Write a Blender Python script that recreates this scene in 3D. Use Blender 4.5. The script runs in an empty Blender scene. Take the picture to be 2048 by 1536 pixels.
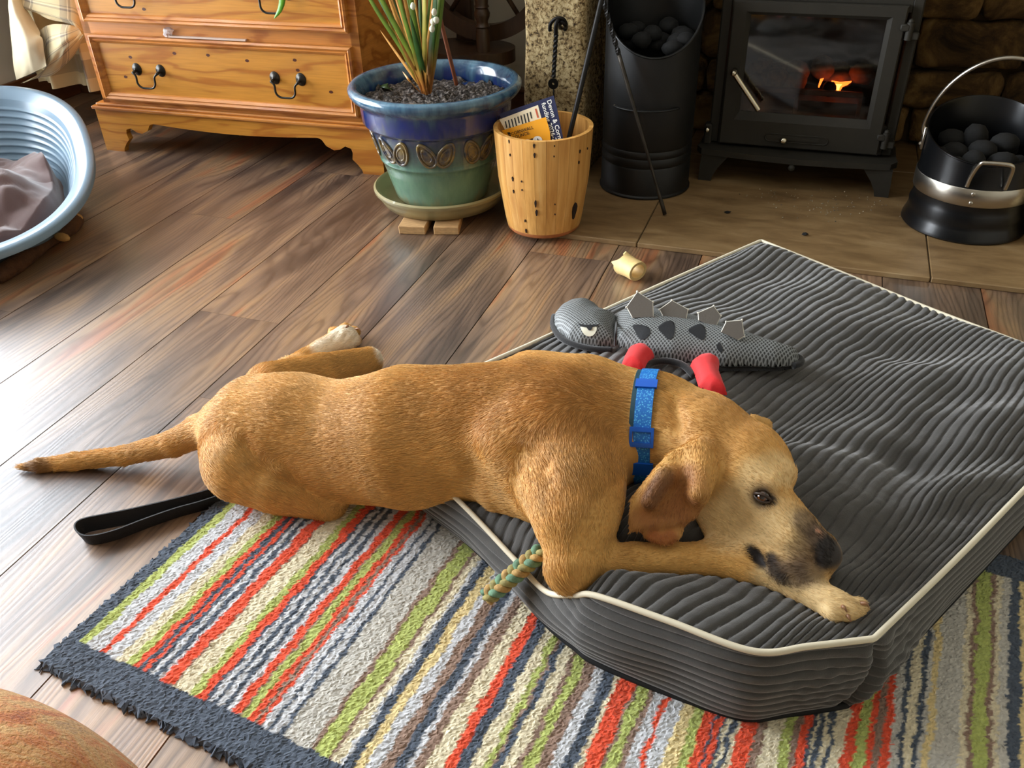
import bpy, bmesh, math, random
import numpy as np
from mathutils import Vector, Matrix

random.seed(7)
RNG = np.random.default_rng(11)
scene = bpy.context.scene
COL = scene.collection

# ---------------------------------------------------------------- camera
F_PX = 1729.1                       # focal length in pixels of the 2048 x 1536 frame
RT = np.array([0.94465248, 0.32700112, -0.02649438])
UPV = np.array([-0.16340807, 0.53900762, 0.82629813])
FW = np.array([-0.28448109, 0.77623518, -0.56260951])
CAM = np.array([0.0, 0.0, 1.0])
cam_data = bpy.data.cameras.new('camera')
cam_data.sensor_width = 36.0
cam_data.lens = F_PX / 2048 * 36.0
cam_data.clip_start = 0.02
cam = bpy.data.objects.new('camera', cam_data)
COL.objects.link(cam)
mw = Matrix(((RT[0], UPV[0], -FW[0], CAM[0]), (RT[1], UPV[1], -FW[1], CAM[1]), (RT[2], UPV[2], -FW[2], CAM[2]), (0, 0, 0, 1)))
cam.matrix_world = mw
scene.camera = cam

# ---------------------------------------------------------------- world, lights, exposure
world = bpy.data.worlds.new('world')
scene.world = world
world.use_nodes = True
bg = world.node_tree.nodes['Background']
bg.inputs[0].default_value = (0.55, 0.72, 1.0, 1)
bg.inputs[1].default_value = 1.2

def area_light(name, loc, direction, sx, sy, power, color):
    ld = bpy.data.lights.new(name, 'AREA')
    ld.shape = 'RECTANGLE'
    ld.size, ld.size_y = sx, sy
    ld.energy = power
    ld.color = color
    o = bpy.data.objects.new(name, ld)
    o.location = loc
    o.rotation_euler = Vector(direction).to_track_quat('-Z', 'Y').to_euler()
    COL.objects.link(o)
    return o

# daylight through the glazed door in the left wall (seen as the blue-white sheen on the floor)
area_light('window_left_offscreen', (-3.07, 1.25, 1.18), (1, 0, -0.05), 2.5, 2.1, 250, (0.90, 0.95, 1.0))

scene.view_settings.view_transform = 'Standard'
scene.view_settings.look = 'None'
scene.view_settings.gamma = 1.0
scene.view_settings.use_curve_mapping = False
scene.view_settings.exposure = 0.35

# ---------------------------------------------------------------- pixel helpers
def ray(x, y):
    return (x - 1024) / F_PX * RT - (y - 768) / F_PX * UPV + FW
def W(x, y, z=0.0):
    d = ray(x, y); return CAM + d * ((z - 1.0) / d[2])
def Wy(x, y, Y):
    d = ray(x, y); return CAM + d * (Y / d[1])
def depth(p):
    return float((np.asarray(p) - CAM) @ FW)
def SP(x, y, rpx, z=None, sup=0.0):
    """a ball seen at pixel x, y with pixel radius rpx; its height is z, or it rests on sup"""
    zz = z if z is not None else sup + 0.08
    for _ in range(6):
        p = W(x, y, zz); r = rpx / F_PX * depth(p)
        if z is None: zz = sup + r
    return (p, r)

# ---------------------------------------------------------------- object helpers
ORG = {}
def c255(r, g, b):
    def f(v):
        v /= 255.0
        return v / 12.92 if v <= 0.04045 else ((v + 0.055) / 1.055) ** 2.4
    return (f(r), f(g), f(b))
def col4(c): return (c[0], c[1], c[2], 1.0)

def thing(name, label, cat, loc=(0, 0, 0), group=None, kind=None):
    o = bpy.data.objects.new(name, None)
    o.empty_display_size = 0.05
    o.location = tuple(float(v) for v in loc)
    COL.objects.link(o)
    ORG[o.name] = np.array(loc, float)
    tag(o, label, cat, group, kind)
    return o
def tag(o, label=None, cat=None, group=None, kind=None):
    if label: o['label'] = label
    if cat: o['category'] = cat
    if group: o['group'] = group
    if kind: o['kind'] = kind
    return o
def mk(name, V, F, mat=None, parent=None, origin=None, smooth=False, angle=None):
    V = np.asarray(V, float)
    if parent is not None: og = ORG[parent.name]
    elif origin is not None: og = np.array(origin, float)
    else: og = np.array([(V[:, 0].min() + V[:, 0].max()) / 2, (V[:, 1].min() + V[:, 1].max()) / 2, V[:, 2].min()])
    me = bpy.data.meshes.new(name)
    if isinstance(F, np.ndarray): F = F.tolist()
    me.from_pydata((V - og).tolist(), [], F)
    me.validate()
    me.update()
    if smooth:
        me.shade_smooth()
        if angle is not None:
            try: me.set_sharp_from_angle(angle=math.radians(angle))
            except Exception: pass
    if mat is not None: me.materials.append(mat)
    o = bpy.data.objects.new(name, me)
    COL.objects.link(o)
    if parent is not None: o.parent = parent
    else: o.location = og
    ORG[o.name] = og
    return o
def fixn(o):
    bm = bmesh.new(); bm.from_mesh(o.data)
    bmesh.ops.recalc_face_normals(bm, faces=bm.faces)
    bm.to_mesh(o.data); bm.free()
    return o
def join(*parts):
    V, F, n = [], [], 0
    for v, f in parts:
        v = np.asarray(v, float); V.append(v)
        F += [[i + n for i in q] for q in (f.tolist() if isinstance(f, np.ndarray) else f)]
        n += len(v)
    return np.vstack(V), F
def box(x0, x1, y0, y1, z0, z1, bev=0.0, seg=1):
    if bev <= 0:
        V = [(x, y, z) for x in (x0, x1) for y in (y0, y1) for z in (z0, z1)]
        return np.array(V, float), [[0, 1, 3, 2], [4, 6, 7, 5], [0, 4, 5, 1], [2, 3, 7, 6], [0, 2, 6, 4], [1, 5, 7, 3]]
    bm = bmesh.new()
    bmesh.ops.create_cube(bm, size=1)
    for v in bm.verts:
        v.co = Vector(((x0 + x1) / 2 + v.co.x * (x1 - x0), (y0 + y1) / 2 + v.co.y * (y1 - y0), (z0 + z1) / 2 + v.co.z * (z1 - z0)))
    bmesh.ops.bevel(bm, geom=bm.edges[:], offset=min(bev, 0.49 * min(x1 - x0, y1 - y0, z1 - z0)), segments=seg, affect='EDGES', profile=0.5)
    bm.verts.index_update()
    V = np.array([v.co[:] for v in bm.verts]); F = [[v.index for v in f.verts] for f in bm.faces]
    bm.free()
    return V, F
def gridF(m, n, wu=False, wv=False):
    i = np.arange(m if wu else m - 1)[:, None]; j = np.arange(n if wv else n - 1)[None, :]
    a = i * n + j; b = ((i + 1) % m) * n + j; c = ((i + 1) % m) * n + (j + 1) % n; d = i * n + (j + 1) % n
    return np.stack([a + 0 * b, b, c, d], -1).reshape(-1, 4)
def lathe(prof, seg=48, c=(0, 0, 0), capb=False, capt=False):
    prof = np.array(prof, float); th = np.linspace(0, 2 * math.pi, seg, endpoint=False)
    V = np.stack([prof[:, 0:1] * np.cos(th), prof[:, 0:1] * np.sin(th), prof[:, 1:2] + 0 * th], -1).reshape(-1, 3) + np.array(c)
    F = gridF(len(prof), seg, False, True)[:, ::-1].tolist()
    if capb: F.append(list(range(seg))[::-1])
    if capt: F.append([(len(prof) - 1) * seg + k for k in range(seg)])
    return V, F
def frames(P):
    P = np.asarray(P, float); T = np.gradient(P, axis=0); T /= np.linalg.norm(T, axis=1)[:, None] + 1e-12
    n = np.cross(T[0], [0, 0, 1.0])
    if np.linalg.norm(n) < 1e-3: n = np.cross(T[0], [1.0, 0, 0])
    n /= np.linalg.norm(n); N = [n]
    for i in range(1, len(P)):
        v = N[-1] - T[i] * (N[-1] @ T[i]); N.append(v / (np.linalg.norm(v) + 1e-12))
    N = np.array(N); B = np.cross(T, N)
    return T, N, B
def tube(P, r, seg=10, closed=False, cap=True, sy=1.0, twist=None):
    P = np.asarray(P, float); n = len(P); r = np.broadcast_to(np.asarray(r, float), (n,))
    if closed:
        T = (np.roll(P, -1, 0) - np.roll(P, 1, 0)); T /= np.linalg.norm(T, axis=1)[:, None]
        cen = P.mean(0); N = P - cen; N -= T * (N * T).sum(1)[:, None]; N /= np.linalg.norm(N, axis=1)[:, None] + 1e-12; B = np.cross(T, N)
    else: T, N, B = frames(P)
    th = np.linspace(0, 2 * math.pi, seg, endpoint=False)[None, :] + (0 if twist is None else np.asarray(twist)[:, None])
    V = P[:, None, :] + r[:, None, None] * (np.cos(th)[..., None] * N[:, None, :] + sy * np.sin(th)[..., None] * B[:, None, :])
    F = gridF(n, seg, closed, True).tolist()
    if not closed and cap: F += [list(range(seg)), [(n - 1) * seg + k for k in range(seg)][::-1]]
    return V.reshape(-1, 3), F
def cr(pts, n=40, closed=False):
    """Catmull-Rom through pts"""
    P = np.asarray(pts, float); k = len(P)
    t = np.linspace(0, k if closed else k - 1, n, endpoint=not closed)
    i = np.minimum(np.floor(t).astype(int), (k if closed else k - 1) - 1); u = (t - i)[:, None]
    g = (lambda q: P[q % k]) if closed else (lambda q: P[np.clip(q, 0, k - 1)])
    a, b, c, d = g(i - 1), g(i), g(i + 1), g(i + 2)
    return 0.5 * (2 * b + (c - a) * u + (2 * a - 5 * b + 4 * c - d) * u ** 2 + (3 * b - a - 3 * c + d) * u ** 3)
def prism(P2, o, ex, ey, t):
    """flat outline P2 in the plane (o, ex, ey), extruded by t along its normal"""
    P2 = np.asarray(P2, float); ex = np.asarray(ex, float); ey = np.asarray(ey, float); nz = np.cross(ex, ey); nz /= np.linalg.norm(nz)
    A = np.asarray(o) + P2[:, 0:1] * ex + P2[:, 1:2] * ey; n = len(P2)
    V = np.vstack([A, A + nz * t])
    F = [list(range(n))[::-1], [n + k for k in range(n)]] + [[k, (k + 1) % n, n + (k + 1) % n, n + k] for k in range(n)]
    return V, F
def ico(c, r, sub=2, sc=(1, 1, 1), noise=0.0, seed=0):
    bm = bmesh.new(); bmesh.ops.create_icosphere(bm, subdivisions=sub, radius=1.0)
    bm.verts.index_update()
    V = np.array([v.co[:] for v in bm.verts]); F = [[v.index for v in f.verts] for f in bm.faces]; bm.free()
    if noise:
        g = np.random.default_rng(seed); k = g.normal(size=(6, 3)) * 2.2; ph = g.uniform(0, 6, 6)
        V = V * (1 + noise * np.sin(V @ k.T + ph).mean(1) * 2)[:, None]
    return V * (np.array(sc) * r) + np.asarray(c), F
def rotz(V, a, c=(0, 0, 0)):
    V = np.asarray(V, float) - np.asarray(c); ca, sa = math.cos(a), math.sin(a)
    return np.stack([V[:, 0] * ca - V[:, 1] * sa, V[:, 0] * sa + V[:, 1] * ca, V[:, 2]], 1) + np.asarray(c)
def vnoise(P, scale, seed=0):
    """smooth value noise in -1..1 at points P (n, d)"""
    P = np.atleast_2d(np.asarray(P, float)) * scale; d = P.shape[1]
    i = np.floor(P).astype(np.int64); f = P - i; f = f * f * (3 - 2 * f); out = np.zeros(len(P))
    for c in range(2 ** d):
        o = np.array([(c >> k) & 1 for k in range(d)]); q = i + o
        h = q[:, 0] * 374761393 + q[:, 1] * 668265263 + (q[:, 2] * 2147483647 if d > 2 else 0) + seed * 974711
        h = (h ^ (h >> 13)) * 1274126177; h = (h ^ (h >> 16)) & 0xffff
        w = np.prod(np.where(o == 1, f, 1 - f), axis=1)
        out += w * (h / 32767.5 - 1)
    return out

# ---------------------------------------------------------------- material helpers
def nt(name):
    m = bpy.data.materials.new(name); m.use_nodes = True
    t = m.node_tree; b = t.nodes['Principled BSDF']
    return m, t, b
def node(t, typ, **kw):
    n = t.nodes.new(typ)
    for k, v in kw.items():
        if k.startswith('i_'):
            key = k[2:]; n.inputs[int(key) if key.isdigit() else key].default_value = v
        else: setattr(n, k, v)
    return n
def coords(t, scale=(1, 1, 1), rot=(0, 0, 0), use='Object', rnd=False):
    tc = node(t, 'ShaderNodeTexCoord'); mp = node(t, 'ShaderNodeMapping')
    mp.inputs['Scale'].default_value = scale; mp.inputs['Rotation'].default_value = rot
    t.links.new(tc.outputs[use], mp.inputs[0])
    if rnd:
        oi = node(t, 'ShaderNodeObjectInfo'); mu = node(t, 'ShaderNodeMath', operation='MULTIPLY', i_1=37.0)
        t.links.new(oi.outputs['Random'], mu.inputs[0]); t.links.new(mu.outputs[0], mp.inputs['Location'])
    return mp.outputs[0]
def noise(t, vec, scale=5, detail=4, rough=0.55, dist=0.0):
    n = node(t, 'ShaderNodeTexNoise'); n.inputs['Scale'].default_value = scale; n.inputs['Detail'].default_value = detail
    n.inputs['Roughness'].default_value = rough; n.inputs['Distortion'].default_value = dist
    if vec is not None: t.links.new(vec, n.inputs['Vector'])
    return n.outputs['Fac']
def ramp(t, fac, stops, interp='LINEAR'):
    n = node(t, 'ShaderNodeValToRGB'); e = n.color_ramp.elements; n.color_ramp.interpolation = interp
    while len(e) < len(stops): e.new(0.5)
    for k, (p, c) in enumerate(stops): e[k].position = p; e[k].color = col4(c)
    t.links.new(fac, n.inputs[0]); return n.outputs[0]
def mix(t, fac, a, b, blend='MIX'):
    n = node(t, 'ShaderNodeMix', data_type='RGBA', blend_type=blend)
    for s, v in ((0, fac), (6, a), (7, b)):
        if isinstance(v, (int, float)): n.inputs[s].default_value = v
        elif isinstance(v, tuple): n.inputs[s].default_value = col4(v)
        else: t.links.new(v, n.inputs[s])
    return n.outputs[2]
def bump(t, b, h, strength=0.3, dist=0.002):
    n = node(t, 'ShaderNodeBump'); n.inputs['Strength'].default_value = strength; n.inputs['Distance'].default_value = dist
    t.links.new(h, n.inputs['Height']); t.links.new(n.outputs[0], b.inputs['Normal'])
def mat(name, col, rough=0.5, metal=0.0, var=0.0, vs=8.0, bmp=0.0, bs=60.0, bd=0.002, spec=0.5, coat=0.0, sheen=0.0, stretch=(1, 1, 1), col2=None):
    m, t, b = nt(name)
    b.inputs['Roughness'].default_value = rough; b.inputs['Metallic'].default_value = metal
    b.inputs['Specular IOR Level'].default_value = spec; b.inputs['Coat Weight'].default_value = coat
    b.inputs['Sheen Weight'].default_value = sheen
    vec = coords(t, stretch)
    if var > 0 or col2 is not None:
        lo = tuple(v * (1 - var) for v in col) if col2 is None else col
        hi = tuple(min(1, v * (1 + var)) for v in col) if col2 is None else col2
        t.links.new(ramp(t, noise(t, vec, vs, 5), [(0.3, lo), (0.7, hi)]), b.inputs['Base Color'])
    else: b.inputs['Base Color'].default_value = col4(col)
    if bmp > 0: bump(t, b, noise(t, vec, bs, 4), bmp, bd)
    return m
def attr_mat(name, attr='Col', rough=0.9, bmp=0.0, bs=300, bd=0.001, sheen=0.0, spec=0.3):
    m, t, b = nt(name)
    a = node(t, 'ShaderNodeAttribute', attribute_name=attr)
    t.links.new(a.outputs['Color'], b.inputs['Base Color'])
    b.inputs['Roughness'].default_value = rough; b.inputs['Sheen Weight'].default_value = sheen; b.inputs['Specular IOR Level'].default_value = spec
    if bmp > 0: bump(t, b, noise(t, coords(t), bs, 3), bmp, bd)
    return m
def set_col(o, C, name='Col'):
    a = o.data.attributes.new(name, 'FLOAT_COLOR', 'POINT')
    C = np.asarray(C, float); C4 = np.ones((len(C), 4)); C4[:, :3] = C
    a.data.foreach_set('color', C4.astype(np.float32).ravel())
def emit(name, col, s):
    m, t, b = nt(name); b.inputs['Emission Color'].default_value = col4(col); b.inputs['Emission Strength'].default_value = s
    b.inputs['Base Color'].default_value = col4(col); return m

# ================================================================ structure
def floor_material():
    m, t, b = nt('plank_wood')
    v1 = coords(t, (7.0, 0.8, 1), rnd=True); v2 = coords(t, (190, 5, 1), rnd=True); v0 = coords(t, (1, 1, 1))
    big = noise(t, v1, 1.6, 3, 0.55, 0.6)
    base = ramp(t, big, [(0.28, c255(62, 48, 41)), (0.40, c255(98, 78, 64)), (0.50, c255(134, 108, 86)), (0.59, c255(156, 124, 90)), (0.66, c255(164, 104, 66)), (0.78, c255(104, 90, 80))])
    # growth-ring figure: x warped by a slow noise, then a sine
    nd = noise(t, coords(t, (3.2, 0.42, 1), rnd=True), 1.5, 3, 0.5, 0.25)
    sx = node(t, 'ShaderNodeSeparateXYZ'); t.links.new(v0, sx.inputs[0])
    a = node(t, 'ShaderNodeMath', operation='MULTIPLY', i_1=420.0); t.links.new(sx.outputs[0], a.inputs[0])
    c = node(t, 'ShaderNodeMath', operation='MULTIPLY_ADD', i_1=150.0); t.links.new(nd, c.inputs[0]); t.links.new(a.outputs[0], c.inputs[2])
    s = node(t, 'ShaderNodeMath', operation='SINE'); t.links.new(c.outputs[0], s.inputs[0])
    s2 = node(t, 'ShaderNodeMath', operation='MULTIPLY_ADD', i_1=0.5, i_2=0.5); t.links.new(s.outputs[0], s2.inputs[0])
    lines = ramp(t, s2.outputs[0], [(0.0, (0.52, 0.47, 0.44)), (0.22, (0.86, 0.85, 0.84)), (0.6, (1, 1, 1)), (1.0, (1.12, 1.1, 1.08))])
    fine = noise(t, v2, 3, 4, 0.6)
    fr = ramp(t, fine, [(0.3, (0.66, 0.64, 0.62)), (0.55, (1.02, 1.02, 1.02)), (0.75, (1.15, 1.14, 1.12))])
    colr = mix(t, 0.85, mix(t, 0.8, base, lines, 'MULTIPLY'), fr, 'MULTIPLY')
    oi = node(t, 'ShaderNodeObjectInfo')
    tint = ramp(t, oi.outputs['Random'], [(0.0, (0.78, 0.78, 0.8)), (0.5, (1, 1, 1)), (1.0, (1.18, 1.1, 1.0))])
    colr = mix(t, 1.0, colr, tint, 'MULTIPLY')
    t.links.new(colr, b.inputs['Base Color'])
    rr = node(t, 'ShaderNodeMapRange', i_3=0.30, i_4=0.46); t.links.new(fine, rr.inputs[0]); t.links.new(rr.outputs[0], b.inputs['Roughness'])
    b.inputs['Specular IOR Level'].default_value = 0.7; b.inputs['Coat Weight'].default_value = 1.0; b.inputs['Coat Roughness'].default_value = 0.34; b.inputs['Coat IOR'].default_value = 1.6
    mx = node(t, 'ShaderNodeMath', operation='MULTIPLY'); t.links.new(fine, mx.inputs[0]); t.links.new(s2.outputs[0], mx.inputs[1])
    bump(t, b, mx.outputs[0], 0.35, 0.0008)
    return m
MAT_PLANK = floor_material()
MAT_GAP = mat('subfloor_board', c255(96, 76, 60), 0.9)
XP0, WP = -1.76345652, 0.2194478
floor = mk('floor', *box(-3.3, 2.3, -1.7, 3.2, -0.04, -0.0105), MAT_GAP, origin=(0, 0, 0))
tag(floor, kind='structure')
JOINTS = {-1: [1.32], 0: [1.951], 1: [0.72, 2.36], 2: [1.458], 3: [1.15], 4: [1.28, 2.6], 5: [1.983], 6: [1.2], 7: [1.7], 8: [0.55, 1.92], 9: [1.1], 10: [0.2, 1.6]}
for k in range(-7, 19):
    x0, x1 = XP0 + WP * k + 0.0013, XP0 + WP * (k + 1) - 0.0013
    j = JOINTS.get(k, [0.1 + ((k * 0.417) % 1.0) * 1.3])
    ys = sorted(set([-1.7] + [y for q in j for y in (q - 2.9, q - 1.45, q, q + 1.45) if (y in j or all(abs(y - w) > 0.4 for w in j)) and -1.5 < y < 3.0] + [3.2]))
    for a, bb in zip(ys[:-1], ys[1:]):
        V, Fc = box(x0, x1, a + 0.0003, bb - 0.0003, -0.0105, 0.0)
        o = mk('plank', V, Fc, MAT_PLANK, origin=((x0 + x1) / 2, (a + bb) / 2, 0))
        o.location = Vector(o.location) - floor.location; o.parent = floor
        ORG[o.name] = np.array([(x0 + x1) / 2, (a + bb) / 2, 0])

def plaster(name, c):
    return mat(name, c, 0.9, var=0.05, vs=3, bmp=0.15, bs=40, bd=0.003)
MAT_WALL = plaster('cream_plaster', c255(196, 190, 174))
MAT_CEIL = plaster('white_ceiling', c255(225, 222, 214))
XL, YB, ZC = -3.0, 2.95, 2.3
# left wall with the glazed door opening y -0.1..2.2
wl = mk('wall_left', *join(box(XL - 0.04, XL, -1.7, 0.0, 0, ZC), box(XL - 0.04, XL, 2.5, YB + 0.3, 0, ZC), box(XL - 0.04, XL, 0.0, 2.5, 2.22, ZC), box(XL - 0.04, XL, 0.0, 2.5, 0, 0.12)), MAT_WALL, origin=(0, 0, 0))
wb = mk('wall_back', *box(XL, -0.84, YB, YB + 0.1, 0, ZC), MAT_WALL, origin=(0, 0, 0))
wr = mk('wall_right', *box(2.2, 2.3, -1.7, 3.3, 0, ZC), MAT_WALL, origin=(0, 0, 0))
wf = mk('wall_front', *box(XL, 2.3, -1.8, -1.7, 0, ZC), MAT_WALL, origin=(0, 0, 0))
ceiling = mk('ceiling', *box(XL - 0.1, 2.3, -1.8, 3.3, ZC, ZC + 0.1), MAT_CEIL, origin=(0, 0, 0))
wc = mk('wall_chimney', *box(-0.86, 1.2, 2.46, 3.15, 0.98, ZC), MAT_WALL, origin=(0, 0, 0))
wb2 = mk('wall_alcove', *box(1.2, 2.2, 2.6, 2.7, 0, ZC), MAT_WALL, origin=(0, 0, 0))
for o in (wl, wb, wr, wf, ceiling, wc, wb2): tag(o, kind='structure')
MAT_WHITE = mat('white_frame_paint', c255(225, 226, 224), 0.4)
m, t, b = nt('clear_pane')
tr = node(t, 'ShaderNodeBsdfTransparent'); gl = node(t, 'ShaderNodeBsdfGlossy'); gl.inputs['Roughness'].default_value = 0.02
fr_ = node(t, 'ShaderNodeFresnel'); ms = node(t, 'ShaderNodeMixShader')
t.links.new(fr_.outputs[0], ms.inputs[0]); t.links.new(tr.outputs[0], ms.inputs[1]); t.links.new(gl.outputs[0], ms.inputs[2])
t.links.new(ms.outputs[0], t.nodes['Material Output'].inputs[0])
MAT_PANE = m
def window(name, axis, pos, a0, a1, z0, z1, bars):
    w = thing(name, None, None, (pos, 0, 0) if axis == 'x' else (0, pos, 0), kind='structure')
    def bx(p0, p1, q0, q1, d=0.05):
        return box(pos - d, pos + 0.005, p0, p1, q0, q1) if axis == 'x' else box(p0, p1, pos - d, pos + 0.005, q0, q1)
    P = [bx(a0, a0 + 0.06, z0, z1), bx(a1 - 0.06, a1, z0, z1), bx(a0, a1, z0, z0 + 0.06), bx(a0, a1, z1 - 0.06, z1)] + [bx(q - 0.035, q + 0.035, z0, z1) for q in bars]
    mk('window_frame', *join(*P), MAT_WHITE, w)
    es = [a0] + list(bars) + [a1]
    for p, q in zip(es[:-1], es[1:]):
        V, F = (box(pos - 0.025, pos - 0.021, p + 0.03, q - 0.03, z0 + 0.03, z1 - 0.03) if axis == 'x' else box(p + 0.03, q - 0.03, pos - 0.025, pos - 0.021, z0 + 0.03, z1 - 0.03))
        mk('pane', V, F, MAT_PANE, w)
window('window_1', 'x', XL, 0.0, 2.5, 0.12, 2.22, [1.25])

# hearth of large stone tiles, 14 mm proud of the floor
m, t, b = nt('hearth_stone')
v = coords(t, (3, 9, 3))
t.links.new(mix(t, 0.6, ramp(t, noise(t, v, 2.2, 6, 0.6, 0.4), [(0.3, c255(112, 86, 54)), (0.55, c255(142, 114, 76)), (0.75, c255(160, 134, 96))]), ramp(t, noise(t, coords(t, (1, 1, 1)), 5, 5, 0.65), [(0.3, (0.72, 0.7, 0.66)), (0.6, (1, 1, 1))]), 'MULTIPLY'), b.inputs['Base Color'])
b.inputs['Roughness'].default_value = 0.5
bump(t, b, noise(t, coords(t, (20, 60, 20)), 3, 4), 0.12, 0.001)
MAT_HEARTH = m
HZ, HY = 0.014, 2.083
hearth = mk('floor_hearth', *box(-0.735, 1.25, HY + 0.004, 3.1, -0.01, HZ - 0.004), mat('hearth_grout', c255(84, 68, 46), 0.95), origin=(0, 2.083, 0))
tag(hearth, 'brown stone hearth tiles in front of the stove', kind='structure')
xs = [-0.735, -0.399, 0.319, 1.037, 1.25]
for a, bb in zip(xs[:-1], xs[1:]):
    for y0, y1 in ((HY, 2.80), (2.80, 3.1)):
        mk('tile', *box(a + 0.0015, bb - 0.0015, y0 + (0.0 if y0 == HY else 0.0015), y1 - 0.0015, 0.0, HZ, 0.002), MAT_HEARTH, hearth)

# rubble stones of the fireplace recess
m, t, b = nt('rubble_stone')
v = coords(t, (1, 1, 1))
t.links.new(ramp(t, noise(t, v, 7, 8, 0.65, 0.8), [(0.32, c255(46, 33, 20)), (0.46, c255(104, 78, 44)), (0.58, c255(150, 116, 66)), (0.72, c255(178, 146, 92))]), b.inputs['Base Color'])
b.inputs['Roughness'].default_value = 0.95
bump(t, b, noise(t, v, 30, 8, 0.7), 0.9, 0.012)
MAT_RUB = m
def rough_box(x0, x1, y0, y1, z0, z1, amp, sc, seed, cuts=10, rnd=0.25):
    bm = bmesh.new(); bmesh.ops.create_cube(bm, size=2)
    bmesh.ops.subdivide_edges(bm, edges=bm.edges[:], cuts=cuts, use_grid_fill=True)
    bm.verts.index_update()
    V = np.array([q.co[:] for q in bm.verts]); F = [[q.index for q in f.verts] for f in bm.faces]; bm.free()
    L = np.array([x1 - x0, y1 - y0, z1 - z0]) / 2; cc = np.array([x0 + x1, y0 + y1, z0 + z1]) / 2
    S = V * L; rr = min(rnd * L.min(), L.min() * 0.9)
    inner = np.clip(S, -(L - rr), L - rr); d = S - inner; n = np.linalg.norm(d, axis=1)[:, None]
    S = np.where(n > 1e-9, inner + d / np.maximum(n, 1e-9) * rr, S)
    N = V / np.linalg.norm(V, axis=1)[:, None]
    return S + cc + N * (amp * (vnoise(S + cc, sc, seed) + 0.5 * vnoise(S + cc, sc * 2.3, seed + 1)))[:, None], F
wrec = mk('wall_recess', *join(box(-0.7, 1.3, 3.10, 3.2, 0, 1.0), box(-0.86, -0.62, 2.7, 3.2, 0, 1.0), box(0.95, 1.3, 2.6, 3.2, 0, 1.0)), mat('recess_mortar', c255(96, 76, 50), 0.95, bmp=0.6, bs=30, bd=0.01), origin=(0, 3.1, 0))
tag(wrec, kind='structure')
rg = random.Random(3); z = HZ
while z < 0.98:
    hgt = rg.uniform(0.11, 0.19); x = -0.62 + rg.uniform(-0.1, 0)
    while x < 0.97:
        w = rg.uniform(0.16, 0.34)
        V, F = rough_box(max(x, -0.62) + 0.006, min(x + w, 0.96) - 0.006, 3.02 + rg.uniform(-0.02, 0.02), 3.13, z + 0.006, min(z + hgt, 0.98) - 0.004, 0.012, 14, rg.randint(0, 99), 7, 0.5)
        mk('stone', V, F, MAT_RUB, wrec, smooth=True); x += w
    z += hgt

m, t, b = nt('granite_speckled')
v = coords(t, (1, 1, 1))
g1 = ramp(t, noise(t, v, 90, 8, 0.75, 0.4), [(0.40, c255(52, 40, 24)), (0.45, c255(150, 124, 80)), (0.54, c255(214, 194, 148)), (0.75, c255(232, 220, 186))])
g2 = ramp(t, noise(t, v, 9, 5, 0.6), [(0.35, (0.62, 0.53, 0.4)), (0.55, (1, 0.97, 0.9)), (0.8, (1.05, 1.0, 0.9))])
t.links.new(mix(t, 0.8, g1, g2, 'MULTIPLY'), b.inputs['Base Color']); b.inputs['Roughness'].default_value = 0.9
bump(t, b, noise(t, v, 60, 6, 0.7), 0.9, 0.008)
MAT_GRAN = m
V, F = rough_box(-0.832, -0.652, 2.455, 2.74, -0.005, 0.985, 0.007, 16, 5, 22, 0.22)
tag(mk('trim_1', V, F, MAT_GRAN, smooth=True), kind='structure')
V, F = rough_box(0.575, 0.78, 2.33, 2.62, HZ, 0.985, 0.008, 14, 9, 18, 0.25)
tag(mk('trim_2', V, F, MAT_GRAN, smooth=True), kind='structure')
MAT_BASE = mat('dark_skirting_wood', c255(92, 55, 28), 0.45, var=0.25, vs=4, stretch=(1, 1, 12))
tag(mk('baseboard_back', *join(box(XL, -0.84, 2.93, 2.95, 0, 0.13, 0.003), box(XL, -0.84, 2.925, 2.95, 0.13, 0.15, 0.006)), MAT_BASE), kind='structure')
tag(mk('baseboard_left', *box(XL, XL + 0.018, 2.5, 2.93, 0, 0.13, 0.003), MAT_BASE), kind='structure')

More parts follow.
